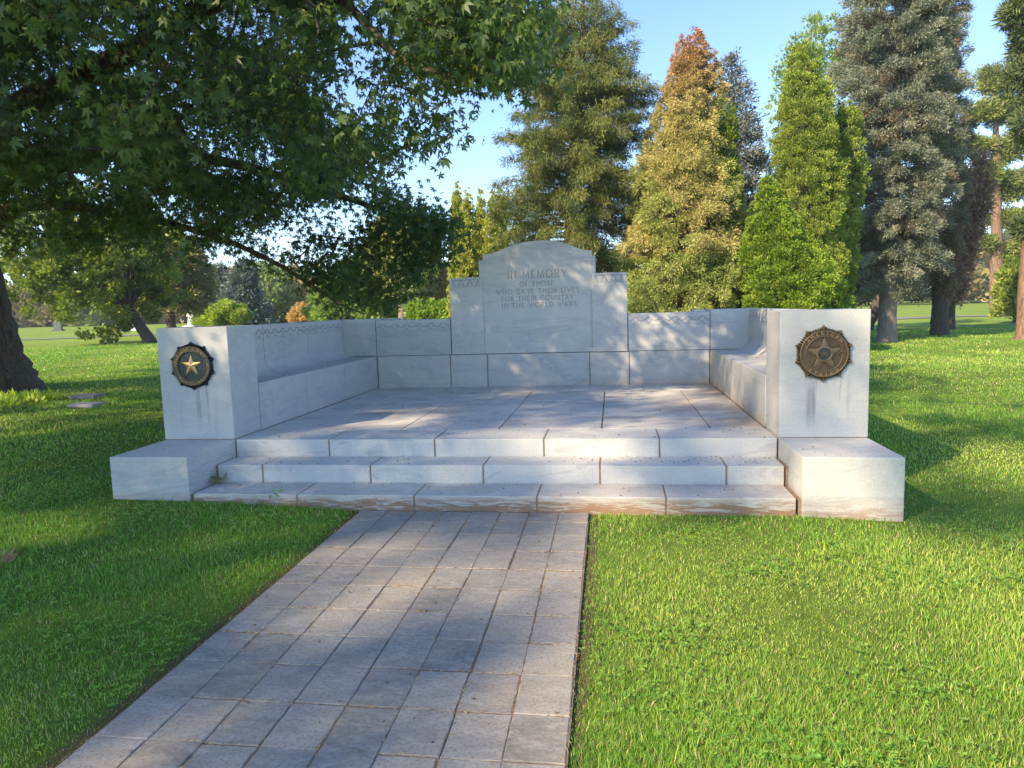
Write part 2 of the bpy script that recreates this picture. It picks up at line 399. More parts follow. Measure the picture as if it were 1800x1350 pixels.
# end blocks, pillars
for s in (-1, 1):
    bm = bmesh.new(); add_block(bm, min(s*XI, s*3.19), max(s*XI, s*3.19), -.775, -.003 + .52, -.3, ZF, .008)
    mpart('end_block', bm, [MARBLE])
for s in (-1, 1):
    bm = bmesh.new(); add_block(bm, min(s*XI, s*XO), max(s*XI, s*XO), 0, .517, ZF+.006, 1.5107, .006)
    add_block(bm, min(s*(XI+.006), s*(XO-.006)), max(s*(XI+.006), s*(XO-.006)), .006, .511, ZF-.01, ZF+.01, 0, 1)
    mpart('pillar', bm, [MARBLE_PILLAR, MORTAR])
# outer plinth under the benches
for s in (-1, 1):
    bm = bmesh.new(); add_block(bm, min(s*2.49, s*3.18), max(s*2.49, s*3.18), .53, 4.9, -.3, ZF-.008, .008)
    mpart('side_plinth', bm, [MARBLE])
# benches
JL = [.52, 1.646, 2.853, 4.165]; BJ = [.52, 1.676, 2.907, 4.165]
ZS = .9216; XB = 2.985
for s in (-1, 1):
    bm = bmesh.new()
    for a, b in zip(JL[:-1], JL[1:]): add_block(bm, min(s*2.468, s*(XB+.16)), max(s*2.468, s*(XB+.16)), a+.0068, b-.0068, ZF+.002, ZS, .009)
    add_block(bm, min(s*2.478, s*(XB+.1)), max(s*2.478, s*(XB+.1)), .53, 4.15, ZF-.01, ZS-.004, 0, 1)
    b_ = mpart('bench', bm, [MARBLE, MORTAR])
    bm = bmesh.new()
    rad = .165; prof = [(s*XO, ZS-.1), (s*XO, 1.49), (s*(XB+.004), 1.49), (s*XB, 1.486)]
    for k in range(0, 11):
        a = math.pi/2*k/10; prof.append((s*(XB-rad+rad*math.cos(a)), ZS+rad+.002-rad*math.sin(a)))
    prof.append((s*(XB-rad), ZS-.0)); prof.append((s*(XB+.12), ZS-.1))
    for a, b in zip(BJ[:-1], BJ[1:]): add_prism(bm, prof, 'xz', a+.006, b-.006)
    add_block(bm, min(s*(XB+.006), s*(XO-.008)), max(s*(XB+.006), s*(XO-.008)), .53, 4.15, ZS-.05, 1.483, 0, 1)
    br = mpart('backrest', bm, [MARBLE, MORTAR])
    strokes = []
    per = .2052; y = .62
    def wave(u0, u1, c, ph, amp=.026, per=per):
        N = max(4, int((u1-u0)/per*14)); return [(u0+(u1-u0)*k/N, c+amp*math.cos((u0+(u1-u0)*k/N-ph)/per*2*math.pi)) for k in range(N+1)]
    zc = 1.405
    for a, b in zip(BJ[:-1], BJ[1:]):
        ph = (BJ[1]+per/2)
        strokes.append((wave(a+.006, b-.006, zc, ph), None))
    k = -6
    while True:
        c = BJ[1]+per/2+k*per; k += 1
        if c < .6: continue
        if c > 4.1: break
        strokes += [([(c-.053, zc-.004), (c-.020, zc-.029)], .007), ([(c+.053, zc-.004), (c+.020, zc-.029)], .007), ([(c-.028, zc-.062), (c, zc-.043), (c+.028, zc-.062)], .007)]
        if k > 40: break
    for a, b in zip(BJ[:-1], BJ[1:]): strokes.append(([(a+.006, 1.329), (b-.006, 1.329)], .0035))
    carve(br, strokes, lambda u, v, o: (s*(XB-o), u, v), .009, .006)
# corner piers
for s in (-1, 1):
    bm = bmesh.new()
    def bx(x0, x1, *a): add_block(bm, min(s*x0, s*x1), max(s*x0, s*x1), *a)
    bx(2.466, XO, YW+.002, 4.9, ZS+.004, 1.487, .006); bx(2.466, XO, YW+.004, 4.9, .2, ZS-.003, .006)
    bx(2.27, 2.464, YW+.36, 4.9, .2, 1.487, .006)
    mpart('corner_pier', bm, [MARBLE])
# back wall: lower course, wings, pilasters, tablet
ZJ = .9232
bm = bmesh.new()
xs = [-2.455, -1.322, -.76, .755, 1.327, 2.455]
for a, b in zip(xs[:-1], xs[1:]): add_block(bm, a+.007, b-.007, YW, YW+.34, .2, ZJ-.005, .006)
add_block(bm, -2.462, 2.462, YW+.009, YW+.33, .2, ZJ-.003, 0, 1)
mpart('base_course', bm, [MARBLE, MORTAR])
bm = bmesh.new(); add_block(bm, -2.462, -1.3, YW+.012, YW+.3, ZJ-.01, 1.45, 0); add_block(bm, 1.3, 2.462, YW+.012, YW+.3, ZJ-.01, 1.45, 0)
add_block(bm, -1.29, 1.29, YW+.05, YW+.3, ZJ-.01, 2.0, 0)
mpart('mortar_joint', bm, [MORTAR])
def frieze(c0, per, n, zc):
    st = []
    for k in range(n):
        c = c0+per*(k+.5)
        st += [([(c-.051, zc-.004), (c-.020, zc-.029)], .007), ([(c+.051, zc-.004), (c+.020, zc-.029)], .007), ([(c-.028, zc-.062), (c, zc-.043), (c+.028, zc-.062)], .007)]
    N = n*14; a, b = c0, c0+per*n
    st.append(([(a+(b-a)*k/N, zc - .026*math.cos((b-a)*k/N/per*2*math.pi)) for k in range(N+1)], .009))
    st.append(([(a, 1.296), (b, 1.296)], .0035))
    return st
for x0, x1 in ((-2.455, -1.3), (1.315, 2.455)):
    bm = bmesh.new(); add_block(bm, x0, x1, YW+.003, YW+.31, ZJ+.004, 1.4626, .005)
    w_ = mpart('wing_wall', bm, [MARBLE])
    carve(w_, frieze(x0+.012, (x1-x0-.024)/6, 6, 1.376), lambda u, v, o: (u, YW+.003-o, v), .009, .006)
for x0, x1 in ((-1.285, -.79), (.805, 1.303)):
    bm = bmesh.new(); add_block(bm, x0, x1, YW-.022, YW+.30, ZJ+.004, 2.0575, .005)
    p_ = mpart('pilaster', bm, [MARBLE])
    a, b = x0+.048, x1-.06; t = (b-a)/3; zt, zb = 2.023, 1.918; st = [([(a, zt), (b, zt)], .010)]
    st.append(([(a, zt-.003), (a, zb)], .004)); st.append(([(b, zt-.003), (b, zb)], .004))
    for k in range(3):
        A, Cc, B = a+t*k, a+t*(k+.5), a+t*(k+1)
        for sgn, E in ((1, A), (-1, B)):
            st.append(([(E, zt), (E+sgn*t*.44, zb)], .0085))
            for q in (.6, .82):
                px, pz = E+sgn*t*.44*q, zt+(zb-zt)*q
                st.append(([(px, pz), (px-sgn*.028, pz-.022)], .0045))
    carve(p_, st, lambda u, v, o: (u, YW-.022-o, v), .008, .006)
# tablet
arch = [(-.843, ZJ+.004), (-.843, 2.302), (-.781, 2.302), (-.781, 2.378)]
pk = [(-.72, 2.382), (-.64, 2.396), (-.57, 2.415), (-.504, 2.438), (-.436, 2.465), (-.368, 2.488), (-.28, 2.512), (-.19, 2.532), (-.10, 2.545), (0.0, 2.551), (.12, 2.551), (.2, 2.546), (.27, 2.538), (.33, 2.527), (.39, 2.512), (.45, 2.491), (.51, 2.467), (.57, 2.441), (.63, 2.416), (.69, 2.396), (.75, 2.386)]
arch += pk + [(.808, 2.383), (.808, 2.309), (.856, 2.309), (.856, ZJ+.004)]
bm = bmesh.new(); add_prism(bm, arch[::-1], 'xz', YW+.006, YW+.32)
bmesh.ops.bevel(bm, geom=[e for e in bm.edges if abs(e.verts[0].co.y-e.verts[1].co.y) < 1e-5], offset=.004, segments=1, affect='EDGES')
tab = mpart('tablet', bm, [MARBLE])
def arc(cx, cy, rx, ry, a0, a1, n=12): return [(cx+rx*math.cos(R(a0+(a1-a0)*k/n)), cy+ry*math.sin(R(a0+(a1-a0)*k/n))) for k in range(n+1)]
sv = lambda x, y, w=.07: [(x-w, y), (x+w, y)]
GL = {  # width, strokes in a unit-high box
 'I': (.16, [[(.08, 0), (.08, 1)], sv(.08, 0), sv(.08, 1)]),
 'N': (.80, [[(.08, 0), (.08, 1), (.72, 0), (.72, 1)], sv(.08, 0), sv(.72, 1)]),
 'M': (.98, [[(.08, 0), (.12, 1), (.49, .08), (.86, 1), (.90, 0)], sv(.08, 0), sv(.90, 0)]),
 'E': (.58, [[(.52, 1), (.08, 1), (.08, 0), (.54, 0)], [(.08, .52), (.45, .52)], [(.52, 1), (.52, .9)], [(.54, 0), (.54, .11)]]),
 'F': (.54, [[(.50, 1), (.08, 1), (.08, 0)], [(.08, .52), (.42, .52)], [(.50, 1), (.50, .9)], sv(.08, 0)]),
 'H': (.80, [[(.08, 0), (.08, 1)], [(.72, 0), (.72, 1)], [(.08, .52), (.72, .52)], sv(.08, 0), sv(.08, 1), sv(.72, 0), sv(.72, 1)]),
 'L': (.56, [[(.08, 1), (.08, 0), (.52, 0)], [(.52, 0), (.52, .12)], sv(.08, 1)]),
 'T': (.72, [[(.02, 1), (.70, 1)], [(.36, 1), (.36, 0)], sv(.36, 0), [(.02, 1), (.02, .9)], [(.70, 1), (.70, .9)]]),
 'V': (.80, [[(.04, 1), (.40, 0), (.76, 1)], sv(.04, 1), sv(.76, 1)]),
 'W': (1.16, [[(.04, 1), (.34, 0), (.58, .85), (.82, 0), (1.12, 1)], sv(.04, 1), sv(1.12, 1)]),
 'A': (.80, [[(.04, 0), (.40, 1), (.76, 0)], [(.17, .34), (.63, .34)], sv(.04, 0), sv(.76, 0)]),
 'Y': (.76, [[(.04, 1), (.38, .48), (.72, 1)], [(.38, .48), (.38, 0)], sv(.38, 0)]),
 'O': (.98, [arc(.49, .5, .43, .5, 0, 360, 22)]),
 'C': (.86, [arc(.49, .5, .43, .5, 45, 315, 16)]),
 'G': (.90, [arc(.49, .5, .43, .5, 45, 315, 16), [(.80, .16), (.80, .48), (.60, .48)]]),
 'U': (.78, [[(.08, 1)]+arc(.39, .32, .31, .32, 180, 360, 10)+[(.70, 1)], sv(.08, 1), sv(.70, 1)]),
 'R': (.70, [[(.08, 0), (.08, 1), (.34, 1)]+arc(.34, .76, .22, .24, 80, -90, 8)+[(.09, .52)], [(.34, .52), (.68, 0)], sv(.08, 0)]),
 'D': (.84, [[(.08, 0), (.08, 1), (.30, 1)]+arc(.30, .5, .46, .5, 85, -85, 12)+[(.30, 0), (.09, 0)]]),
 'S': (.56, [arc(.29, .74, .21, .26, 35, 255, 9)+arc(.29, .26, .23, .26, 90, -150, 10)]),
}
def line_strokes(text, x0, x1, zb, h, w, tilt=0):
    sp = .30; wsp = .62; tot = 0; pos = []
    for ch in text:
        if ch == ' ': tot += wsp; continue
        pos.append((tot, ch)); tot += GL[ch][0]+sp
    tot -= sp; kx = (x1-x0)/(tot*h); st = []
    for p0, ch in pos:
        for s_ in GL[ch][1]:
            d = 0.00012*len(st)
            st.append(([(x0+(p0+u)*h*kx, zb+v*h) for u, v in s_], w if len(s_) > 2 or abs(s_[0][1]-s_[1][1]) > .3 or abs(s_[0][0]-s_[1][0]) > .3 else w*.8))
    return st
ST = line_strokes('IN MEMORY', -.416, .447, 2.021, .104, .0105)
ST += line_strokes('OF THOSE', -.243, .257, 1.899, .072, .0078)
ST += line_strokes('WHO GAVE THEIR LIVES', -.593, .617, 1.797, .067, .0078)
ST += line_strokes('FOR THEIR COUNTRY', -.517, .538, 1.694, .068, .0078)
ST += line_strokes('IN THE WORLD WARS', -.511, .58, 1.595, .067, .0078)
carve(tab, ST, lambda u, v, o: (u, YW+.006-o, v), .008, .007)

# ---------------------------------------------------------------- bronze emblems
def bronze(name, c1, c2, rough):
    m, n, l, p = newmat(name); f = noise(n, l, mapping(n, l), 30, 6, .7)
    l.new(mix(n, l, ramp(n, l, f, [(.35, 0.0), (.65, 1.0)]), c1, c2), p.inputs['Base Color'])
    p.inputs['Roughness'].default_value = rough; p.inputs['Metallic'].default_value = .55; bump(n, l, p, f, .3, .002)
    return m
BR_WARM = bronze('warm_bronze', (.165, .115, .068), (.26, .185, .105), .5)
BR_MID = bronze('brown_bronze', (.10, .066, .043), (.17, .11, .07), .55)
BR_DARK = bronze('dark_patina', (.035, .045, .045), (.075, .08, .075), .5)
BR_OLD = bronze('old_bronze', (.11, .085, .055), (.22, .17, .10), .48)
BR_GOLD = bronze('golden_bronze', (.50, .31, .12), (.62, .41, .18), .45)
def lathe(bm, prof, n=72, mi=0):
    rings = [[bm.verts.new((r*math.cos(2*math.pi*k/n), -h, r*math.sin(2*math.pi*k/n))) for k in range(n)] if r > 1e-6 else [bm.verts.new((0, -h, 0))] for r, h in prof]
    fs = []
    for A, B in zip(rings[:-1], rings[1:]):
        for k in range(n):
            j = (k+1) % n
            q = [A[k], A[j], B[j], B[k]] if len(A) > 1 and len(B) > 1 else ([A[0], B[j], B[k]] if len(A) == 1 else [A[k], A[j], B[0]])
            fs.append(bm.faces.new(q))
    bmesh.ops.recalc_face_normals(bm, faces=fs)
def star(bm, ro, ri, h0, h1, cz=0, flat=0):
    c = bm.verts.new((0, -h1, cz)); P = []; B = []
    for k in range(10):
        a = math.pi/2+k*math.pi/5; r = ro if k % 2 == 0 else ri
        P.append(bm.verts.new((r*math.cos(a), -h0-(.0 if k % 2 == 0 else .003), cz+r*math.sin(a))))
        B.append(bm.verts.new((r*math.cos(a), -h0+.012, cz+r*math.sin(a))))
    for k in range(10):
        bm.faces.new((c, P[(k+1) % 10], P[k])); bm.faces.new((P[k], P[(k+1) % 10], B[(k+1) % 10], B[k]))
    bmesh.ops.recalc_face_normals(bm, faces=bm.faces[:])
def glyph_mesh(ch, size, ext):
    cu_ = bpy.data.curves.new('g', 'FONT'); cu_.body = ch; cu_.size = size; cu_.extrude = ext; cu_.align_x = 'CENTER'; cu_.resolution_u = 3
    o = bpy.data.objects.new('g', cu_); SC.collection.objects.link(o); bpy.context.view_layer.update()
    me = bpy.data.meshes.new_from_object(o.evaluated_get(bpy.context.evaluated_depsgraph_get()))
    bpy.data.objects.remove(o); bpy.data.curves.remove(cu_)
    return me
def arc_text(bm, text, r, size, a0, a1, h, top=True):
    n = len(text)
    for k, ch in enumerate(text):
        if ch == ' ': continue
        a = R(a0+(a1-a0)*k/(n-1)); me = glyph_mesh(ch, size, .004)
        rot = a-math.pi/2 if top else a+math.pi/2
        rb = r if top else r+size*.68
        Mx = Matrix.Translation((rb*math.cos(a), -h, rb*math.sin(a))) @ Matrix.Rotation(-rot, 4, 'Y') @ Matrix.Rotation(math.pi/2, 4, 'X')
        me.transform(Mx); bm.from_mesh(me); bpy.data.meshes.remove(me)
def flat_text(bm, text, size, x, z, h):
    me = glyph_mesh(text, size, .004); me.transform(Matrix.Translation((x, -h, z)) @ Matrix.Rotation(math.pi/2, 4, 'X')); bm.from_mesh(me); bpy.data.meshes.remove(me)
def medallion(x, z, label, us, RM, mats):
    m_rim, m_band, m_line, m_field, m_star, m_txt = mats
    t = empty('bronze_medallion', (x, -.001, z)); tag(t, label, 'emblem', 'bronze emblems on the pillars')
    bm = bmesh.new(); lathe(bm, [(RM*.83, 0), (RM*.83, .012), (RM*.8, .018), (0, .018)], 72)
    def ray(a, r1, w, h, r0=.80):
        d = (math.cos(a), math.sin(a)); s = (-d[1], d[0])
        q = lambda r, o, y: bm.verts.new((d[0]*r*RM+s[0]*o*RM, -y, d[1]*r*RM+s[1]*o*RM))
        A, B, C_, D_ = q(r0, -w, .004), q(r0, w, .004), q(r1-w*.8, w, .004), q(r1-w*.8, -w, .004)
        T, r0v, r1v = q(r1, 0, .006), q(r0, 0, h), q(r1-w*.9, 0, h)
        for f in ((A, r0v, r1v, D_), (B, C_, r1v, r0v), (D_, r1v, T), (C_, T, r1v)): bm.faces.new(f)
        A2, B2, C2, D2, T2 = q(r0, -w, -.0), q(r0, w, -.0), q(r1-w*.8, w, 0), q(r1-w*.8, -w, 0), q(r1, 0, 0)
        for f in ((A, D_, D2, A2), (D_, T, T2, D2), (T, C_, C2, T2), (C_, B, B2, C2)): bm.faces.new(f)
    for k in range(10):
        a = math.pi/2+k*math.pi/5; ray(a, 1.01, .058, .036, .78)
        for j in range(1, 6): ray(a+math.pi/5*j/6, .94 if j in (1, 5) else .92, .036, .030, .78)
    bmesh.ops.recalc_face_normals(bm, faces=bm.faces[:])
    bmobj('sunburst_rim', bm, m_rim, t)
    bm = bmesh.new(); lathe(bm, [(RM*.82, .012), (RM*.82, .030), (RM*.80, .034), (RM*.775, .034), (RM*.765, .026)]); lathe(bm, [(RM*.64, .022), (RM*.64, .030), (RM*.625, .033), (RM*.61, .033), (RM*.60, .02)])
    bmobj('raised_ring', bm, m_line, t, True)
    bm = bmesh.new(); lathe(bm, [(RM*.79, .015), (RM*.775, .024), (RM*.63, .024), (RM*.62, .016)]); bmobj('letter_band', bm, m_band, t)
    bm = bmesh.new(); lathe(bm, [(RM*.615, .014), (RM*.61, .020), (RM*.3, .0205), (0, .0205)]); bmobj('centre_field', bm, m_field, t)
    bm = bmesh.new()
    if us:
        arc_text(bm, 'AMERICAN', RM*.665, RM*.155, 138, 40, .0265); arc_text(bm, 'LEGION', RM*.665, RM*.155, 232, 306, .0265, False)
    else:
        arc_text(bm, 'AMERICAN', RM*.665, RM*.16, 176, 100, .0265); arc_text(bm, 'LEGION', RM*.665, RM*.16, 76, 4, .0265); arc_text(bm, 'AUXILIARY', RM*.665, RM*.16, 222, 318, .0265, False)
    bmobj('lettering', bm, m_txt, t)
    bm = bmesh.new(); star(bm, RM*(.60 if us else .46), RM*(.245 if us else .175), .026, .035 if us else .044, 0 if us else RM*.02)
    bmobj('star', bm, m_star, t)
    if us:
        bm = bmesh.new(); lathe(bm, [(RM*.285, .024), (RM*.285, .036), (RM*.22, .039), (RM*.205, .036)]); 
        for k in range(18):
            a = 2*math.pi*k/18; bmesh.ops.create_uvsphere(bm, u_segments=6, v_segments=4, radius=RM*.014, matrix=Matrix.Translation((RM*.25*math.cos(a), -.038, RM*.25*math.sin(a))))
        bmobj('centre_ring', bm, m_line, t)
        bm = bmesh.new(); lathe(bm, [(RM*.21, .033), (0, .034)]); bmobj('centre_disc', bm, BR_DARK, t)
        bm = bmesh.new(); flat_text(bm, 'U', RM*.235, -RM*.088, -RM*.083, .037); flat_text(bm, 'S', RM*.235, RM*.088, -RM*.083, .037); bmobj('monogram', bm, BR_OLD, t)
        bm = bmesh.new()
        for q in range(5):                      # laurel sprigs between the star's points
            a0 = math.pi/2+math.pi/5+q*2*math.pi/5
            for s in (-1, 1):
                for j in range(5):
                    rr = RM*(.30+.06*j); aa = a0+s*(.05+.075*j); d = aa + s*.9
                    base = Vector((rr*math.cos(aa), -.024, rr*math.sin(aa))); dr = Vector((math.cos(d), 0, math.sin(d))); sd = Vector((-dr.z, 0, dr.x))
                    L_ = RM*.13; v = [base, base+dr*L_*.5+sd*RM*.026, base+dr*L_, base+dr*L_*.5-sd*RM*.026]; top = base+dr*L_*.5+Vector((0, -.007, 0))
                    vv = [bm.verts.new(p) for p in v]; tv = bm.verts.new(top)
                    for i in range(4): bm.faces.new((vv[i], vv[(i+1) % 4], tv))
        bmesh.ops.recalc_face_normals(bm, faces=bm.faces[:]); bmobj('laurel_wreath', bm, m_line, t)
    return t
medallion(-2.842, 1.147, 'dark bronze sunburst medallion with a plain golden star, on the left pillar', False, .229, (BR_DARK, BR_OLD, BR_OLD, BR_DARK, BR_GOLD, BR_GOLD))
medallion(2.823, 1.150, 'brown bronze sunburst medallion with star, laurel and US monogram, on the right pillar', True, .236, (BR_WARM, BR_MID, BR_WARM, BR_MID, BR_WARM, BR_GOLD))

# ---------------------------------------------------------------- foliage kit
CH = np.array([-math.sin(YAW), math.cos(YAW), 0.0])
def ah(x, y, H):
    """point on the ray of pixel (x, y) at horizontal distance H"""
    d = cf + cr*(x-900)/FPX - cu*(y-675)/FPX
    return CAM + d*(H/(d @ CH))
def unit(v): return v/np.maximum(np.linalg.norm(v, axis=-1, keepdims=True), 1e-9)
def rdir(n): return unit(RNG.normal(size=(n, 3)))
def kites(P, D, L, W, S=None, fold=.18, mid=.45):
    n = len(P)
    if S is None: S = rdir(n)
    S = unit(S - D*(S*D).sum(1, keepdims=True)); N = np.cross(D, S)
    L = np.broadcast_to(L, n)[:, None]; W = np.broadcast_to(W, n)[:, None]
    a = P + D*L*mid; V = np.stack([P, a+S*W/2-N*W*fold, P+D*L, a-S*W/2-N*W*fold], 1).reshape(-1, 3)
    return V, np.arange(4*n, dtype=np.int32).reshape(n, 4)
def col_mix(c1, c2, t): t = np.asarray(t)[:, None]; return np.array(c1)*(1-t)+np.array(c2)*t
def segs(S0, S1, r0, r1, k=5):
    """tapered sticks"""
    S0 = np.asarray(S0, float); S1 = np.asarray(S1, float); n = len(S0); d = unit(S1-S0)
    ref = np.where(np.abs(d[:, 2:3]) > .9, np.array([[1., 0, 0]]), np.array([[0, 0, 1.]]))
    u = unit(np.cross(d, ref)); v = np.cross(d, u); a = np.arange(k)*2*math.pi/k
    r0 = np.broadcast_to(r0, n)[:, None, None]; r1 = np.broadcast_to(r1, n)[:, None, None]
    ring = u[:, None]*np.cos(a)[None, :, None] + v[:, None]*np.sin(a)[None, :, None]
    V = np.concatenate([S0[:, None]+ring*r0, S1[:, None]+ring*r1], 1).reshape(-1, 3)
    i = np.arange(n)[:, None]*2*k; q = np.arange(k)[None]; q2 = (q+1) % k
    F = np.stack([i+q, i+q2, i+k+q2, i+k+q], -1).reshape(-1, 4)
    return V, F
def tube(pts, rad, k=10, rough=.0, seed=0):
    """one continuous tapered limb through pts with a lumpy skin"""
    pts = np.asarray(pts, float); rad = np.asarray(rad, float); n = len(pts); rr = np.random.default_rng(seed)
    # resample smoothly
    m = (n-1)*5+1; t = np.linspace(0, n-1, m); i = np.clip(t.astype(int), 0, n-2); f = (t-i)[:, None]
    g = lambda j: pts[np.clip(j, 0, n-1)]
    p = .5*((2*g(i))+(-g(i-1)+g(i+1))*f+(2*g(i-1)-5*g(i)+4*g(i+1)-g(i+2))*f**2+(-g(i-1)+3*g(i)-3*g(i+1)+g(i+2))*f**3)
    r = np.interp(t, np.arange(n), rad); d = unit(np.gradient(p, axis=0))
    ref = np.array([.3, .9, .1]) if abs(d[:, 2]).mean() > .7 else np.array([0, 0, 1.])
    u = unit(np.cross(d, ref)); v = np.cross(d, u); a = np.arange(k)*2*math.pi/k
    w = 1+rough*rr.normal(size=(m, k))
    ring = (u[:, None]*np.cos(a)[None, :, None]+v[:, None]*np.sin(a)[None, :, None])*(r[:, None]*w)[..., None]
    V = (p[:, None]+ring).reshape(-1, 3)
    I = np.arange(m-1)[:, None]*k; q = np.arange(k)[None]; q2 = (q+1) % k
    return V, np.stack([I+q, I+q2, I+k+q2, I+k+q], -1).reshape(-1, 4), p, r
def join(parts):
    Vs, Fs, o = [], [], 0
    for V, F in parts: Vs.append(V); Fs.append(F+o); o += len(V)
    return np.concatenate(Vs), np.concatenate(Fs)
def tree_root(name, base, label, cat, group=None):
    t = empty(name, tuple(float(v) for v in base)); tag(t, label, cat, group); return t
def put(name, VF, mat, root, **kw):
    return npobj(name, VF[0]-np.array(root.location), VF[1], mat, root, **kw)
class Profile:
    def __init__(s, H, rows):
        Z, L, Rr, C_ = [], [], [], []
        for y, xl, xr in rows:
            a = ah(xl, y, H); b = ah(xr, y, H); m = (a+b)/2; Z.append(m[2]); L.append(np.linalg.norm(a-b)/2); C_.append(m[:2])
        o = np.argsort(Z); s.Z = np.array(Z)[o]; s.Rd = np.array(L)[o]; s.C = np.array(C_)[o]
    def r(s, z): return np.interp(z, s.Z, s.Rd)
    def c(s, z): return np.stack([np.interp(z, s.Z, s.C[:, 0]), np.interp(z, s.Z, s.C[:, 1])], -1)
def pick_z(p, n, z0, z1, power=1.0):
    z = np.linspace(z0, z1, 400); w = np.maximum(p.r(z), .08)**power; c = np.cumsum(w); return np.interp(RNG.random(n)*c[-1], c, z)
def trunk_of(p, root, base, top, r0, mat, lean=None, k=12, flare=1.5, extra=None):
    z = [base[2]-.25, base[2]+.35, base[2]+1.2] + list(np.linspace(base[2]+2.5, top, 6)); rr = [r0*flare, r0*1.12, r0] + list(np.linspace(r0*.93, r0*.12, 6))
    pts = []
    for zz in z:
        t = np.clip((zz-base[2])/(top-base[2]), 0, 1); c = p.c(np.array([zz]))[0] if p else np.array(base[:2])
        w = min(1, max(0, (zz-base[2]-1)/4)); q = np.array(base[:2])*(1-w)+c*w; pts.append([q[0], q[1], zz])
    V, F, P, Rr = tube(pts, rr, k, .05, 3)
    return put('trunk', join([(V, F)]+(extra or [])), mat, root, smooth=True)

def spruce(name, label, H, rows, base_px, col, r0, barkm, nb=420, ns=46, L=.30, W=.075, hang=.5, rise=.12, droop=-.35, zmin=None, cat='tree', dead=None, group=None, lumps=.25, inner=.25, tuft=8, base_xy=None):
    p = Profile(H, rows); b = ah(base_px, 560, H); base = np.array([b[0], b[1], float(gz(b[0], b[1]))])
    root = tree_root(name, base, label, cat, group); z0 = p.Z[0] if zmin is None else zmin; z1 = p.Z[-1]
    z = np.sort(pick_z(p, nb, z0, z1, .8)); ph = np.arange(nb)*2.399+RNG.normal(size=nb)*.35
    lump = 1+lumps*np.sin(ph*2+z*1.3)*np.sin(z*2.1+ph)+lumps*.6*RNG.normal(size=nb)
    Rb = p.r(z)*np.clip(lump, .5, 1.22); dirh = np.cos(ph)[:, None]*cr0+np.sin(ph)[:, None]*CH
    frac = (z-z0)/(z1-z0)
    rise_b = rise*Rb*(frac*2.2+.2); dr_b = droop*Rb*(1-frac*.8)
    per = np.maximum(6, (ns*(Rb/Rb.max())**1.25)).astype(int); idx = np.repeat(np.arange(nb), per); n = len(idx)
    s = inner+(1-inner)*RNG.random(n)**.75; Ri = Rb[idx]; lat = np.stack([-dirh[idx, 1], dirh[idx, 0], np.zeros(n)], 1)
    side = RNG.uniform(-1, 1, n); spread = .33*Ri*(1.08-s)*side
    c = p.c(z[idx]); P = np.zeros((n, 3)); P[:, :2] = c; P[:, 2] = z[idx]
    P += dirh[idx]*(Ri*s)[:, None] + lat*spread[:, None]; P[:, 2] += rise_b[idx]*s+dr_b[idx]*s*s + RNG.normal(size=n)*.06
    D = unit(dirh[idx]*(.9+.3*RNG.random(n))[:, None] + lat*(side*.9)[:, None] + np.array([0, 0, 1.])*(RNG.normal(size=n)*.35+.15-.0)[:, None])
    hg = RNG.random(n) < hang; D[hg] = unit(D[hg]*.35+np.array([0, 0, -1.])+RNG.normal(size=(hg.sum(), 3))*.18)
    # three needles-sprays at every point
    P3 = np.repeat(P, tuft, 0)+RNG.normal(size=(tuft*n, 3))*L*.55; D3 = unit(np.repeat(D, tuft, 0)+RNG.normal(size=(tuft*n, 3))*.42)
    Ls = L*RNG.uniform(.6, 1.25, tuft*n); VF = kites(P3, D3, Ls, W*RNG.uniform(.7, 1.3, tuft*n))
    ci = np.clip(RNG.normal(size=nb)*.28+.5, 0, 1)[idx]; ci = np.clip(np.repeat(ci, tuft)+RNG.normal(size=tuft*n)*.22, 0, 1)
    C_ = col_mix(col[0], col[1], ci)
    C_ *= RNG.uniform(.8, 1.2, (tuft*n, 1))
    if dead is not None:
        dc, fn = dead; m_ = fn(P3, np.repeat(frac[idx], tuft), RNG.random(tuft*n), np.repeat(RNG.random(nb)[idx], tuft)); C_[m_] = np.array(dc)*RNG.uniform(.7, 1.25, (m_.sum(), 1))
    c2 = p.c(z); S0 = np.zeros((nb, 3)); S0[:, :2] = c2; S0[:, 2] = z; S1 = S0+dirh*(Rb*.82)[:, None]; S1[:, 2] += rise_b*.82+dr_b*.67; Sm = S0+dirh*(Rb*.4)[:, None]; Sm[:, 2] += rise_b*.4+dr_b*.16
    lr = .012+.02*Rb/max(Rb.max(), .1)
    trunk_of(p, root, base, z1-.3, r0, barkm, extra=[segs(S0, Sm, lr, lr*.65, 4), segs(Sm, S1, lr*.65, .006, 4)])
    put('crown', VF, NEEDLE, root, col=C_)
    return root
def clumps(C_, rad, n_per, L, W, c1, c2, centre=None, up=.35, out=.8, cvar=.3, flat=.8, jit=.35, mat=None):
    """leaf clumps: returns (V,F), colours"""
    k = len(C_); n_per = np.broadcast_to(n_per, k).astype(int); idx = np.repeat(np.arange(k), n_per); n = len(idx)
    d = rdir(n); r = RNG.random(n)**.5; rad = np.broadcast_to(rad, k)[idx]
    O = np.zeros((n, 3))
    if centre is not None: O = unit(C_-centre)[idx]
    keep_dir = unit(d+O*out); P = C_[idx]+keep_dir*(r*rad)[:, None]*np.array([1, 1, flat])
    D = unit(keep_dir*.8+O*.3+np.array([0, 0, up])+RNG.normal(size=(n, 3))*jit)
    VF = kites(P, D, L*RNG.uniform(.65, 1.25, n), W*RNG.uniform(.7, 1.3, n))
    ci = np.clip(.5+cvar*RNG.normal(size=k), 0, 1)[idx]; ci = np.clip(ci+RNG.normal(size=n)*.2, 0, 1)
    return VF, col_mix(c1, c2, ci)*RNG.uniform(.8, 1.2, (n, 1)), P
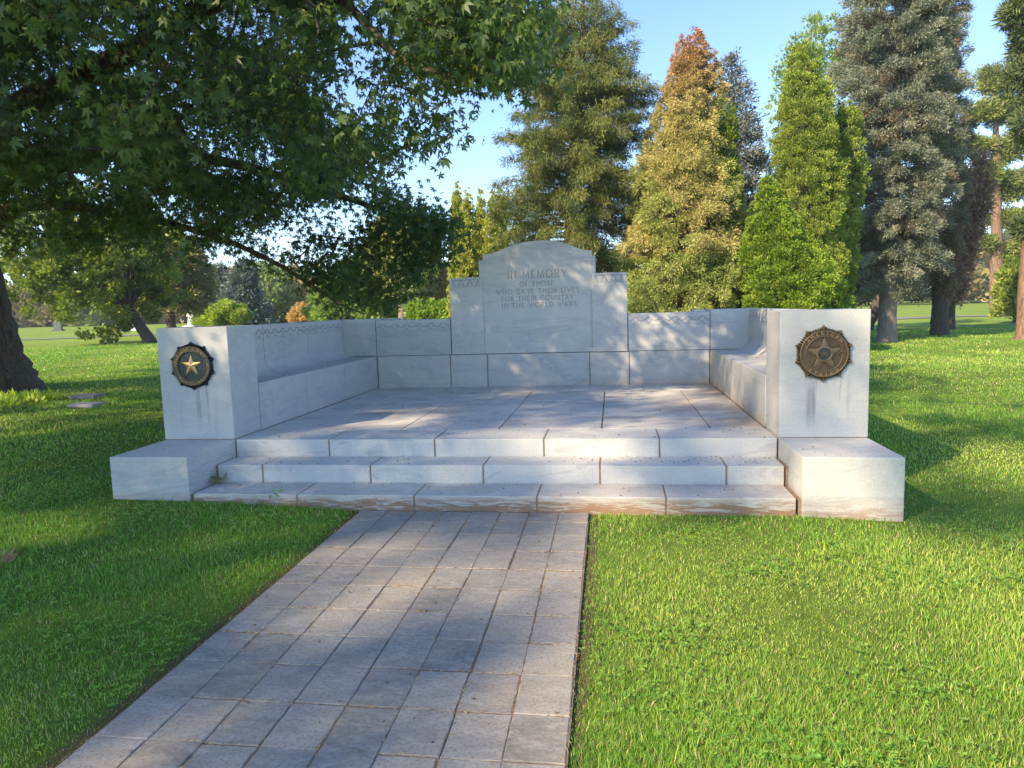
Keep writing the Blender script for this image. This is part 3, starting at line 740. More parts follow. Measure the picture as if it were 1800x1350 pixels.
def core(p, z0, z1, f=.7, nz=26, na=14):
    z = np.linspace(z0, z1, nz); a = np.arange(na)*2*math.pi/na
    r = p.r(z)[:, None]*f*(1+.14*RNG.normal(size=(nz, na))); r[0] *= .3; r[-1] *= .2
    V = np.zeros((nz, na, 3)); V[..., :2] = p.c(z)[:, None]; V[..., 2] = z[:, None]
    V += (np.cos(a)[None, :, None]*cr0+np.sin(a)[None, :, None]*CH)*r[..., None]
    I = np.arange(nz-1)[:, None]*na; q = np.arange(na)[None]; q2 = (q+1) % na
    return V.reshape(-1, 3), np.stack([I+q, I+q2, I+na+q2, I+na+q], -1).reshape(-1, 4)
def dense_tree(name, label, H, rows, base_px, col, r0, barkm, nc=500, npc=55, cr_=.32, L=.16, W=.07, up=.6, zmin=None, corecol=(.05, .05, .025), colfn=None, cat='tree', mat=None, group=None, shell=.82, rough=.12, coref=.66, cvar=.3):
    p = Profile(H, rows); b = ah(base_px, 560, H); base = np.array([b[0], b[1], float(gz(b[0], b[1]))])
    root = tree_root(name, base, label, cat, group); z0 = p.Z[0]; z1 = p.Z[-1]
    z = pick_z(p, nc, z0, z1, 1.0); ph = RNG.random(nc)*2*math.pi; s = np.where(RNG.random(nc) < .8, shell+(1.02-shell)*RNG.random(nc), RNG.uniform(.45, shell, nc))
    bumpf = 1+rough*np.sin(3*ph+z*1.7)+rough*np.sin(5*ph-z*2.6)+rough*.8*RNG.normal(size=nc)
    rr_ = p.r(z)*s*np.clip(bumpf, .7, 1.25)-cr_*.1
    C_ = np.zeros((nc, 3)); C_[:, :2] = p.c(z); C_[:, 2] = z; C_ += (np.cos(ph)[:, None]*cr0+np.sin(ph)[:, None]*CH)*np.maximum(rr_, .02)[:, None]
    cen = np.zeros((nc, 3)); cen[:, :2] = p.c(z); cen[:, 2] = z-.5*p.r(z)
    sz = np.clip(p.r(z)/max(p.Rd.max(), .1)*1.5, .45, 1)*RNG.uniform(.7, 1.3, nc)
    VF, col_, P = clumps(C_, cr_*sz, npc*sz, L, W, col[0], col[1], cen, up, cvar=cvar)
    if colfn is not None: col_ = colfn(P, (P[:, 2]-z0)/(z1-z0), col_)
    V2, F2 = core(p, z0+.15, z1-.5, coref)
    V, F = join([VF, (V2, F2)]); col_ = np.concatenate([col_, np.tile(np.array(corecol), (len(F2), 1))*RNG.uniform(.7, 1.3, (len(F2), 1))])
    trunk_of(p, root, base, z1-.6, r0, barkm)
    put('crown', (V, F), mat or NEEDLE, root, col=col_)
    return root
def leafy_tree(name, label, H, cx, cy, rx, ry, base_px, col, r0, barkm, nc=160, npc=110, cr_=.7, L=.16, W=.11, cat='tree', group=None, lean=0, depth=1.0, low=.55, mat=None, gap=.0):
    c = ah(cx, cy, H); Rx = rx*H/FPX; Rz = ry*H/FPX; b = ah(base_px, 560, H); base = np.array([b[0], b[1], float(gz(b[0], b[1]))])
    root = tree_root(name, base, label, cat, group)
    d = rdir(nc); s = RNG.random(nc)**.4*(1+.12*RNG.normal(size=nc)); C_ = c+(d[:, :1]*cr0*Rx+d[:, 1:2]*CH*Rx*depth+d[:, 2:]*np.array([0, 0, 1.])*Rz)*s[:, None]
    C_ = C_[C_[:, 2] > base[2]+.3]; nc = len(C_)
    VF, col_, P = clumps(C_, cr_*RNG.uniform(.6, 1.2, nc), npc, L, W, col[0], col[1], c-np.array([0, 0, Rz*.4]), .05, cvar=.35, flat=.7)
    fork = np.array([base[0]*.6+c[0]*.4, base[1]*.6+c[1]*.4, base[2]+(c[2]-Rz-base[2])*.9+Rz*.25])
    tr = tube([base-np.array([0, 0, .2]), base+(fork-base)*.15, base+(fork-base)*.5, fork, c], [r0*1.7, r0*1.15, r0, r0*.85, r0*.3], 10, .05)
    k = np.linspace(0, nc-1, min(nc, 46)).astype(int); mids = (fork+C_[k])/2+np.array([0, 0, .15*Rz])
    put('trunk', join([(tr[0], tr[1]), segs(np.tile(fork, (len(k), 1)), mids, r0*.3, r0*.16, 5), segs(mids, C_[k], r0*.16, .01, 4)]), barkm, root, smooth=True)
    put('crown', VF, mat or LEAF, root, col=col_)
    return root

# ---------------------------------------------------------------- big maple at the left
BLUEGREEN = ((.065, .125, .042), (.13, .20, .055))
def maple_leaves(P, D, Nn, size):
    """five-lobed leaves: P petiole end, D tip direction, Nn face normal"""
    n = len(P); Sx = unit(np.cross(D, Nn)); Nn = np.cross(Sx, D)
    ang = np.array([0, 44, -44, 98, -98])*math.pi/180; ln = np.array([1., .86, .86, .52, .52]); wd = np.array([.38, .31, .31, .22, .22])
    Vs = []
    for a, l_, w in zip(ang, ln, wd):
        d = (math.cos(a), math.sin(a)); s_ = (-d[1], d[0])
        for (u, v, h) in ((-.03, 0, 0), (l_*.52, w*.5*1.0, .05), (l_, 0, -.28*l_), (l_*.52, -w*.5, .05)):
            x = d[0]*u+s_[0]*v; y = d[1]*u+s_[1]*v; hh = h - .05*abs(a)*u
            Vs.append(P + (D*x + Sx*y + Nn*hh)*size[:, None])
    V = np.stack(Vs, 1).reshape(-1, 3)
    return V, np.arange(20*n, dtype=np.int32).reshape(-1, 4)
def inpoly(x, y, poly):
    poly = np.array(poly, float); r = np.zeros(len(x), bool); j = len(poly)-1
    for i in range(len(poly)):
        xi, yi = poly[i]; xj, yj = poly[j]
        r ^= ((yi > y) != (yj > y)) & (x < (xj-xi)*(y-yi)/(yj-yi+1e-12)+xi); j = i
    return r
def grow_twigs(nodes, C_, rtip=.005, expo=.42):
    """connect every leaf spray to the nearest wood; returns sticks"""
    base = np.array(nodes); d0 = np.min(np.linalg.norm(C_[:, None]-base[None, ::2], axis=2), 1); order = np.argsort(d0); pts = [tuple(p) for p in base]; nb = len(pts)
    A = np.concatenate([base, np.zeros((len(C_), 3))]); par = -np.ones(len(A), int); cnt = nb
    for k in order:
        dd = A[:cnt]-C_[k]; w = np.linalg.norm(dd, axis=1); w = w + .6*np.maximum(0, -dd[:, 2])   # prefer wood above
        par[cnt] = int(np.argmin(w)); A[cnt] = C_[k]; cnt += 1
    wt = np.ones(cnt)
    for i in range(cnt-1, nb-1, -1):
        if par[i] >= nb: wt[par[i]] += wt[i]
    i = np.arange(nb, cnt); r = rtip*wt[i]**expo
    mid = (A[i]+A[par[i]])/2 + RNG.normal(size=(len(i), 3))*.06*np.linalg.norm(A[i]-A[par[i]], axis=1)[:, None]
    return segs(A[par[i]], mid, r*1.15, r, 5), segs(mid, A[i], r, r*.7, 5), A, par, nb, cnt
def maple(name, label, base, wood, C_, leaves_per, size, spread, seed, colr=BLUEGREEN, group=None, cat='tree', barkm=BARK):
    root = tree_root(name, base, label, cat, group); parts = []; nodes = []
    for pts, rad in wood:
        V, F, p, r = tube(pts, rad, 14 if rad[0] > .15 else 8, .035 if rad[0] > .3 else .03, seed); seed += 1
        parts.append((V, F)); nodes += list(p[3:] if rad[0] > .4 else p[1:])
    s1, s2, A, par, nb, cnt = grow_twigs(nodes, C_)
    o = put('trunk', join(parts[:1]), barkm, root, smooth=True)
    put('limb', join(parts[1:]), barkm, root, smooth=True)
    put('twigs', join([s1, s2]), BARK_DARK, root, smooth=True)
    i = np.repeat(np.arange(nb, cnt), leaves_per); n = len(i); t = RNG.random(n)**.6
    P = A[par[i]]*(1-t[:, None]*.0)*0 + A[i] + (A[par[i]]-A[i])*(1-t)[:, None]*np.minimum(1, .45/np.maximum(np.linalg.norm(A[par[i]]-A[i], axis=1), .05))[:, None]
    P = P + RNG.normal(size=(n, 3))*spread*np.array([1, 1, .75]) + np.array([0, 0, -.04])
    h = RNG.normal(size=(n, 3)); h[:, 2] = 0; h = unit(h); D = unit(h + np.array([0, 0, -1.])*RNG.uniform(.15, 1.3, n)[:, None])
    N_ = unit(np.array([0, 0, 1.])+RNG.normal(size=(n, 3))*.8)
    sz = size*RNG.uniform(.5, 1.25, n); VF = maple_leaves(P, D, N_, sz)
    ci = np.clip(RNG.normal(size=cnt)*.3+.45, 0, 1)[i]; ci = np.clip(ci+RNG.normal(size=n)*.2, 0, 1)
    c = col_mix(colr[0], colr[1], ci)*RNG.uniform(.8, 1.2, (n, 1)); y = RNG.random(n) < .012; c[y] = np.array([.30, .32, .05])
    put('crown', VF, MAPLE_LEAF, root, col=np.repeat(c, 5, 0))
    return root
CROWN_POLY = [(-420, -420), (900, -420), (960, -120), (950, 30), (925, 70), (940, 110), (925, 150), (900, 150), (860, 165), (800, 165), (765, 140), (735, 120), (705, 120), (690, 165), (655, 150),
  (695, 205), (690, 250), (700, 300), (722, 345), (775, 385), (800, 405), (775, 430), (782, 470), (755, 480), (770, 535), (690, 548), (600, 545), (560, 500), (500, 470), (440, 478), (400, 455), (340, 470), (290, 430), (200, 430), (110, 440), (60, 420), (-60, 470), (-420, 500)]
def sunlane(P):
    '''density shaped by shadow landing: added gaps put sun on the memorial, bands shade the lawn'''
    q = .743*P[:, 0]-.669*P[:, 1]+.25*np.sin(P[:, 2]*1.9+P[:, 0])
    k1 = np.interp(q, [-2.2, -1.6, -.4, .1, .7, 1.3, 1.9, 2.35, 2.6], [1, .5, .42, .7, .65, .5, .42, .4, 0])
    sx = P[:, 0]+.992*P[:, 2]; sy = P[:, 1]+1.102*P[:, 2]; w = np.sin(sx*1.5+sy*.7+.8)*np.sin(sy*1.2-sx*.5+1)
    k2 = np.interp(sx, [-6, -3, -1.2, -.3, .5, .8, 1.0], [.40, .44, .62, .58, .44, .26, 0])*np.where(w > .33, .08, 1)
    fx, fy = sx-.44, sy-.48; w2 = np.sin(fx*1.15+fy*1.9+.6)+.55*np.sin(fx*2.6-fy*1.1); k1 = k1*np.where((np.abs(fx) < 3.3) & (fy < np.where(fx > 1.2, 7, 4.0)) & (w2 > .5) & (fx > -2.3), .06, 1)
    L_ = np.stack([sx, sy, np.zeros(len(sx))], 1); lx, ly, lw = pix(L_); lh = (L_-CAM) @ CH
    band = ((lh > 12) & (lh < 17)) | ((lh > 7.7) & (lh < 9.7) & (lx > 1600)) | ((lh > 4.6) & (lh < 5.9) & (lx > 1655))
    k1 = np.where((sx > 3.5) & band, .9, np.where(sx > 3.5, k1*.4, k1)); k2 = np.where(band & (sx > 2.5), .8, k2)
    return RNG.random(len(P)) < np.where(sy < -.9, k2, k1)
def sample_crown():
    out = []
    n = 9000; x = RNG.uniform(-420, 1010, n); y = RNG.uniform(-420, 560, n); D = (5.5**2+(17.5**2-5.5**2)*RNG.random(n))**.5
    ok = inpoly(x, y, CROWN_POLY)
    nz = np.sin(x*.021+1.3)*np.sin(y*.027+.4)+.6*np.sin(x*.047+y*.03)*np.sin(y*.05-x*.01); ok &= ~((nz < -.28) & (RNG.random(n) < .9))
    ok &= ~(inpoly(x, y, [(300, 215), (420, 225), (440, 300), (380, 320), (300, 270)]) & (RNG.random(n) < .85))
    lx = np.interp(x, [-5, 120, 250, 390], [215, 150, 80, -8]); ok &= ~((x > -20) & (x < 400) & (np.abs(y-lx) < 46) & (D < 12.9) & (RNG.random(n) < .93))
    l2 = np.interp(x, [0, 60, 200, 360], [380, 360, 372, 410]); ok &= ~((x > -20) & (x < 200) & (np.abs(y-l2) < 26) & (D < 13.8) & (RNG.random(n) < .9))
    ok &= ~((D > 14) & (RNG.random(n) < .6)); ok &= ~((y > 395) & (x < 560) & (RNG.random(n) < .55))
    ok &= ~(inpoly(x, y, [(60, 20), (300, -40), (330, 60), (120, 130)]) & (RNG.random(n) < .6))
    ur = (x > 560) & (y < 215); ok &= ~(ur & ((D > 9.8) | (D < 5.9)))
    ok &= ~((x > 480) & (y < 330) & (D < 6.4)); ok &= ~((y > 400) & ((D < 11.3) | (D > 16.5))); ok &= ~((y > 300) & (D < 9))
    ok &= ~((x > 660) & (y > 215) & (D < 11.5)); ok &= ~((D > 14.5) & (x > 620))
    x, y, D = x[ok], y[ok], D[ok]
    P = CAM + (cf[None]+cr[None]*((x-900)/FPX)[:, None]-cu[None]*((y-675)/FPX)[:, None])*D[:, None]
    k = (P[:, 2] > 1.75) & (P[:, 2] < 9.4) & (np.linalg.norm(P-CAM, axis=1) > 5.4)
    # nothing hangs into the memorial
    k &= ~((np.abs(P[:, 0]) < 3.6) & (P[:, 1] > -1.2) & (P[:, 1] < 5.1) & (P[:, 2] < 3.0))
    P = P[k]
    return P
vis = sample_crown(); print('visible sprays', len(vis))
vis = vis[sunlane(vis)]; xe, ye, De = RNG.uniform(730, 990, 420), RNG.uniform(-60, 190, 420), RNG.uniform(5.9, 8.6, 420); ke = inpoly(xe, ye, CROWN_POLY)
ke &= (xe < 925) & (ye < 125) & (RNG.random(420) < .8)
EX = np.array([at(a, b, c) for a, b, c in zip(xe[ke], ye[ke], De[ke])])[:70]
xe, ye, De = RNG.uniform(540, 785, 900), RNG.uniform(385, 540, 900), RNG.uniform(11.4, 13.4, 900); ke = inpoly(xe, ye, CROWN_POLY)
DR = np.array([at(a, b, c) for a, b, c in zip(xe[ke], ye[ke], De[ke])]); DR = DR[(DR[:, 2] > 1.8) & (DR[:, 1] > 5.3)][:34]; print('droop', len(DR))
keep = RNG.permutation(len(vis))[:2100]; vis = vis[keep]; print('used', len(vis))
def hull(n, c, r, zmin=2.4, cut=None):
    d = rdir(n)*(RNG.random(n)**.36)[:, None]; P = np.array(c)+d*np.array(r); P = P[P[:, 2] > zmin]
    x, y, w = pix(P); inn = (w > .3) & (x > -60) & (x < 1860) & (y > -60) & (y < 1400)
    P = P[~inn]
    return P[sunlane(P)]
off = hull(1500, (-8.2, 1.2, 6.6), (8.6, 9.0, 4.0))
over = hull(520, (-2.2, -4.2, 8.4), (5.4, 8.0, 1.9))  # unseen boughs added to cast shade bands across the right lawn
over = over[.743*over[:, 0]-.669*over[:, 1] > 1.6]
TB = ah(-34, 690, 14.6); TB[2] = float(gz(TB[0], TB[1]))
def H_(x, y, D): return list(at(x, y, D))
def wd(*a): return [H_(*q) for q in a]
tb = list(TB)
f0 = H_(-42, 330, 14.4)
wood = [([[tb[0], tb[1], tb[2]-.4], [tb[0], tb[1], tb[2]+.12], [tb[0]-.0, tb[1], tb[2]+.6], [tb[0]-.02, tb[1], tb[2]+1.3], [tb[0]-.08, tb[1], tb[2]+2.3], [tb[0]-.14, tb[1], tb[2]+3.2], f0], [1.38, 1.12, .86, .74, .67, .63, .58]),
  ([f0]+wd((-5, 215, 12.8), (120, 150, 11.8), (250, 80, 10.8), (390, -8, 9.8), (560, -120, 9.0), (760, -260, 8.6)), [.30, .24, .20, .17, .145, .11, .07]),
  ([f0]+wd((20, 312, 14.2), (110, 285, 14.0), (250, 265, 13.8), (420, 290, 13.6), (600, 345, 13.4), (740, 395, 13.0)), [.34, .27, .19, .13, .09, .06, .03]),
  ([H_(-50, 420, 14.4)]+wd((10, 375, 13.9), (60, 360, 13.6), (200, 372, 13.2), (360, 410, 13.0), (480, 460, 13.0), (560, 510, 12.8), (600, 535, 12.4), (640, 552, 12.0)), [.26, .17, .11, .075, .055, .042, .03, .02, .01]),
  ([H_(390, -8, 9.8)]+wd((520, -40, 8.6), (600, 0, 8.0), (660, 60, 7.6), (720, 112, 7.2), (800, 135, 6.9), (920, 152, 6.7)), [.10, .07, .052, .045, .036, .022, .010]),
  (wd((720, 112, 7.2), (741, 150, 7.15), (739, 180, 7.1), (748, 212, 7.1)), [.012, .008, .006, .004]),
  (wd((250, 80, 10.8), (330, 150, 10.6), (450, 200, 10.6), (580, 235, 10.8), (680, 260, 11.2)), [.11, .08, .06, .04, .02]),
  (wd((560, -120, 9.0), (720, -60, 8.2), (850, 0, 7.6), (960, 40, 7.2)), [.08, .055, .035, .015]),
  ([f0]+wd((-70, 150, 14), (-90, 0, 13.5), (-60, -200, 12.5), (40, -420, 11.5)), [.42, .34, .28, .2, .12]),
  ([f0, [f0[0]-2.2, f0[1]+.6, f0[2]+1.6], [f0[0]-4.4, f0[1]+.4, f0[2]+3.2], [f0[0]-5.8, f0[1]-.6, f0[2]+5]], [.3, .24, .16, .08]),
  ([[f0[0]-.1, f0[1]-.1, f0[2]+.2], [f0[0]+1.0, f0[1]-3.0, f0[2]+1.5], [f0[0]+1.6, f0[1]-6.0, f0[2]+2.6], [f0[0]+2.4, f0[1]-8.6, f0[2]+3.4]], [.3, .22, .15, .07]),
  (wd((110, 285, 14.0), (190, 215, 14.6), (330, 160, 15.4), (480, 120, 16)), [.13, .1, .07, .03])]
tip = np.array(wd((748, 214, 7.1), (740, 218, 7.12), (756, 222, 7.08), (765, 398, 12.0), (790, 385, 12.1), (780, 415, 12)))
# crown includes unseen boughs added for their shade on the memorial and lawn
maple('maple_tree', 'huge spreading maple at the left, its limbs arching over the memorial', TB, wood, np.concatenate([vis, EX, DR, off, over, tip]), 68, .093, .22, 5)
# the next maple of the row, behind the photographer
c2 = hull(1700, (-13.6, -15.8, 11.3), (6.2, 7.2, 4.6), 4.2)
b2 = np.array([-14.6, -16.2, .24])
wood2 = [([[-14.6, -16.2, -.2], [-14.6, -16.2, .3], [-14.6, -16.2, 1.4], [-14.5, -16.2, 4], [-14.3, -16.1, 6.6]], [.95, .75, .58, .5, .44]),
  ([[-14.3, -16.1, 6.5], [-13.4, -14.6, 8.6], [-12.4, -12.6, 10.4], [-12, -11.2, 11.2]], [.28, .2, .13, .05]), ([[-14.3, -16.1, 6.5], [-14.8, -13, 9], [-14.6, -10.6, 11]], [.28, .18, .06]),
  ([[-14.3, -16.1, 6.5], [-14.4, -16.4, 10.5], [-14, -16, 14.5]], [.35, .26, .08]), ([[-14.3, -16.1, 6.5], [-13.2, -19, 9.4], [-12.4, -21, 10.6]], [.25, .16, .06]), ([[-14.3, -16.1, 6.5], [-17.4, -16, 9.6], [-18.5, -16, 10.6]], [.25, .16, .06])]
maple('maple_tree', 'second maple of the row, standing behind the photographer at the left', b2, wood2, c2, 38, .14, .24, 50)

# ---------------------------------------------------------------- trees beyond the memorial
BG = 'trees beyond the memorial'
OLIVE = ((.06, .09, .028), (.175, .185, .055)); BLUEG = ((.10, .125, .095), (.235, .25, .19)); THUYA = ((.23, .225, .075), (.46, .41, .17)); ARBOR = ((.10, .15, .025), (.27, .325, .06))
# green spruce right behind the tablet
spruce('spruce_tree', 'tall olive green spruce with drooping twigs, right behind the arched tablet', 25.5,
  [(-75, 1018, 1030), (-20, 995, 1060), (30, 975, 1082), (75, 935, 1108), (130, 925, 1118), (200, 905, 1132), (270, 893, 1122), (340, 884, 1118), (420, 886, 1122), (500, 900, 1110), (535, 930, 1090)], 1005, OLIVE, .28, BARK_DARK,
  nb=430, ns=86, L=.15, W=.023, tuft=11, hang=.55, rise=.18, droop=-.32, group=BG, lumps=.28)
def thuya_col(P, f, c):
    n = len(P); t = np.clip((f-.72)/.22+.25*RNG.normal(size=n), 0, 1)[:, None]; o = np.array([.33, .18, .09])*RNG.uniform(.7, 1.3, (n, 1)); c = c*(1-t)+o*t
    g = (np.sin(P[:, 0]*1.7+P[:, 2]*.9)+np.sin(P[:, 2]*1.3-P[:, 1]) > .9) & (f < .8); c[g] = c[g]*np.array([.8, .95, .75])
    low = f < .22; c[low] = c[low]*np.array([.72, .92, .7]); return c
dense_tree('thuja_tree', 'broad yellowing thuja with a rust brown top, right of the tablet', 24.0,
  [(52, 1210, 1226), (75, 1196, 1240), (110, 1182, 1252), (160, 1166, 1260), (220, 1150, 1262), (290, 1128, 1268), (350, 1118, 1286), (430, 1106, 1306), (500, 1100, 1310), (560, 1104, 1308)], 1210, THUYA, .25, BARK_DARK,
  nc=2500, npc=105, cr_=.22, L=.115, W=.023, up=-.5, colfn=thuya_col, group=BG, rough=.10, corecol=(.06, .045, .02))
dense_tree('thuja_tree', 'slim bright green thuja column squeezed between the rusty thuja and the blue spruce', 23.3,
  [(176, 1266, 1276), (200, 1258, 1288), (250, 1256, 1292), (320, 1256, 1296), (420, 1262, 1300), (550, 1264, 1300)], 1280, ((.07, .11, .015), (.16, .20, .03)), .1, BARK_DARK, nc=420, npc=50, cr_=.17, L=.09, W=.045, up=.6, group=BG)
spruce('spruce_tree', 'narrow pointed silver blue spruce behind the rusty thuja', 31.0,
  [(78, 1281, 1285), (110, 1274, 1297), (160, 1262, 1315), (220, 1252, 1328), (300, 1240, 1345), (380, 1232, 1352), (460, 1230, 1358), (540, 1240, 1350)], 1292, ((.08, .10, .095), (.19, .215, .19)), .22, BARK_DARK,
  nb=420, ns=22, L=.18, W=.05, hang=.2, rise=.30, droop=-.25, group=BG, lumps=.22)
# arborvitae clump
dense_tree('arborvitae', 'tallest bright green arborvitae of the clump left of the blue spruce', 24.5,
  [(78, 1402, 1414), (110, 1390, 1432), (160, 1381, 1448), (220, 1375, 1460), (300, 1368, 1468), (380, 1362, 1474), (460, 1358, 1470), (560, 1360, 1466)], 1412, ARBOR, .22, BARK_DARK,
  nc=2000, npc=80, cr_=.19, L=.075, W=.036, up=.5, group=BG, rough=.13)
dense_tree('arborvitae', 'slim green arborvitae column touching the left side of the blue spruce', 25.2,
  [(180, 1480, 1492), (210, 1468, 1506), (270, 1462, 1511), (340, 1458, 1511), (420, 1450, 1500), (560, 1450, 1490)], 1478, ARBOR, .14, BARK_DARK,
  nc=800, npc=56, cr_=.18, L=.09, W=.045, up=.5, group=BG, rough=.13)
dense_tree('arborvitae', 'low rounded bright green arborvitae at the front of the clump', 22.0,
  [(312, 1342, 1354), (345, 1332, 1374), (400, 1322, 1398), (450, 1316, 1430), (500, 1312, 1462), (570, 1316, 1464)], 1375, ((.09, .15, .02), (.22, .30, .035)), .16, BARK_DARK,
  nc=2000, npc=80, cr_=.19, L=.075, W=.038, up=.4, group=BG, rough=.14)
# airy broadleaf rising behind the arborvitae
leafy_tree('broadleaf_tree', 'sparse pale leafed tree showing above and behind the arborvitae clump', 33, 1432, 170, 58, 130, 1430, ((.13, .19, .06), (.25, .31, .12)), .16, BARK_PALE, nc=150, npc=60, cr_=.55, L=.17, W=.10, group=BG, depth=.9)
# big blue spruces on two stems
dead1 = ((.15, .10, .065), lambda P, f, r, b: ((b > .90) | ((P @ cr0 > (ah(1632, 300, 26.5) @ cr0)) & (b > .5))) & (r < .55))
spruce('spruce_tree', 'massive grey blue spruce with a bare pale trunk, behind the right pillar', 26.5,
  [(-140, 1545, 1600), (-60, 1520, 1630), (30, 1498, 1662), (110, 1488, 1668), (200, 1484, 1664), (290, 1492, 1660), (360, 1490, 1648), (420, 1480, 1646), (470, 1482, 1640), (512, 1505, 1610)], 1560, BLUEG, .30, BARK_PALE,
  nb=560, ns=88, L=.115, W=.028, tuft=11, hang=.18, rise=.12, droop=-.28, dead=dead1, group=BG, lumps=.3)
dead2 = ((.16, .095, .06), lambda P, f, r, b: (b > .5) & (r < .6) | (f < .16) & (r < .6))
spruce('spruce_tree', 'grey spruce with rusty dying boughs, second big trunk right of the right pillar', 29.0,
  [(-120, 1620, 1660), (-40, 1610, 1682), (40, 1606, 1692), (130, 1608, 1678), (240, 1606, 1698), (330, 1610, 1690), (400, 1604, 1686), (470, 1606, 1684), (515, 1620, 1675)], 1652, ((.11, .125, .10), (.21, .22, .17)), .30, BARK_DARK,
  nb=400, ns=64, L=.125, W=.03, tuft=10, hang=.25, rise=.10, droop=-.30, dead=dead2, group=BG, lumps=.3)
# brown dying tree, pines, shrubs at the right edge
spruce('dying_tree', 'leaning brown dying conifer between the grey spruce and the orange trunked pine', 34.0,
  [(270, 1716, 1728), (320, 1700, 1738), (380, 1686, 1730), (440, 1670, 1718), (490, 1660, 1700), (530, 1655, 1690)], 1672, ((.14, .095, .07), (.27, .175, .12)), .16, BARK_DARK,
  nb=300, ns=13, L=.2, W=.05, hang=.3, rise=.35, droop=-.1, group=BG, lumps=.4, inner=.1)
def pine(name, label, H, bx, tx, top, bot, r0, blobs, col, n=110, base_px=None):
    b = ah(bx, 560, H); base = np.array([b[0], b[1], float(gz(b[0], b[1]))]); root = tree_root(name, base, label, 'tree', BG)
    T = ah(tx, top, H); V, F, p, r = tube([base-np.array([0, 0, .3]), base+np.array([0, 0, .5]), base*.75+T*.25, base*.4+T*.6, T], [r0*1.6, r0*1.1, r0*.95, r0*.6, r0*.12], 12, .05, 8)
    Cs = []; sg0 = []; sg1 = []
    for (x, y, rx, ry, k) in blobs:
        c = ah(x, y, H); 
        for _ in range(k):
            d = rdir(1)[0]*RNG.random()**.4; q = c+cr0*d[0]*rx*H/FPX+CH*d[1]*rx*H/FPX*.9+np.array([0, 0, 1])*d[2]*ry*H/FPX; Cs.append(q)
        j = p[np.argmin(np.abs(p[:, 2]-(c[2]-.4)))]; sg0.append(j); sg1.append(c)
        for q in Cs[-k:]: sg0.append(c+(j-c)*.15*RNG.random()); sg1.append(q)
    Cs = np.array(Cs); m = len(sg0); ra = np.full(m, .02); 
    put('trunk', join([(V, F), segs(sg0, sg1, .05*r0/.3, .015, 4)]), BARK_PINE, root, smooth=True)
    VF, c_, _ = clumps(Cs, .55*H/50+.12, n*2, .26, .045*max(1, H/32), col[0], col[1], None, .25, 0, .35, flat=.75)
    put('crown', VF, NEEDLE, root, col=c_); return root
PINEC = ((.08, .11, .03), (.21, .24, .07))
pine('pine_tree', 'tall pine with an orange brown trunk at the far edge of the lawn', 50, 1752, 1750, 110, 560, .42,
  [(1755, 140, 35, 22, 26), (1722, 200, 26, 16, 16), (1772, 195, 40, 25, 28), (1712, 255, 16, 10, 9), (1770, 260, 36, 22, 26), (1735, 310, 20, 16, 14), (1775, 330, 34, 22, 24), (1758, 380, 30, 14, 12), (1728, 430, 20, 10, 8), (1778, 440, 26, 14, 12), (1790, 120, 20, 18, 16)], PINEC, 130)
pine('pine_tree', 'dark pine cut by the right edge of the photo, its trunk base on the lawn', 25, 1806, 1842, -200, 590, .30,
  [(1800, 20, 26, 22, 16), (1812, 70, 26, 22, 14), (1808, 130, 24, 22, 16), (1815, 225, 28, 22, 16), (1812, 400, 22, 14, 10), (1845, 300, 30, 30, 20), (1850, 0, 50, 50, 30), (1870, 150, 50, 50, 30)], ((.06, .085, .04), (.14, .17, .07)), 130)
dense_tree('arborvitae', 'small bright green arborvitae under the pines at the right edge', 40, [(455, 1776, 1786), (480, 1768, 1796), (520, 1763, 1806), (556, 1762, 1808)], 1785, ARBOR, .12, BARK_DARK, nc=170, npc=60, cr_=.35, L=.2, W=.11, up=.5, group=BG)
# low boughs, their shade put into dark leaf colours, and trunks between the arborvitae and the blue spruce
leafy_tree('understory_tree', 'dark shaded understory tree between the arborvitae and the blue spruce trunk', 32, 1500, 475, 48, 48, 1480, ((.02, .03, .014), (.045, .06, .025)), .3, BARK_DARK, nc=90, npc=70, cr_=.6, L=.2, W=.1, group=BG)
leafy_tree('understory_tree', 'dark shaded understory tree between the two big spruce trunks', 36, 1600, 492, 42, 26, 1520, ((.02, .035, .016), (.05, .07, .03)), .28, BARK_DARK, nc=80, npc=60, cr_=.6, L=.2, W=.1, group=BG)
# column group left of the tablet
CG = 'columnar arborvitae left of the tablet'
for (x, top, w, H, lab) in ((803, 320, 13, 36, 'leftmost slim column of the arborvitae row left of the tablet'), (822, 330, 19, 35, 'broad second column of the arborvitae row left of the tablet'), (845, 334, 13, 36.5, 'thin middle column of the arborvitae row left of the tablet'),
    (866, 338, 15, 35, 'fourth column of the arborvitae row left of the tablet'), (879, 332, 15, 36, 'rightmost column of the arborvitae row, touching the olive spruce')):
    dense_tree('arborvitae', lab, H, [(top, x-1, x+1), (top+22, x-w*.32, x+w*.32), (top+60, x-w*.52, x+w*.52), (top+110, x-w*.72, x+w*.72), (575, x-w*.8, x+w*.8)], x, ((.19, .22, .035), (.38, .40, .08)), .14, BARK_DARK, nc=420, npc=44, cr_=.19, L=.12, W=.06, up=.7, group=CG)
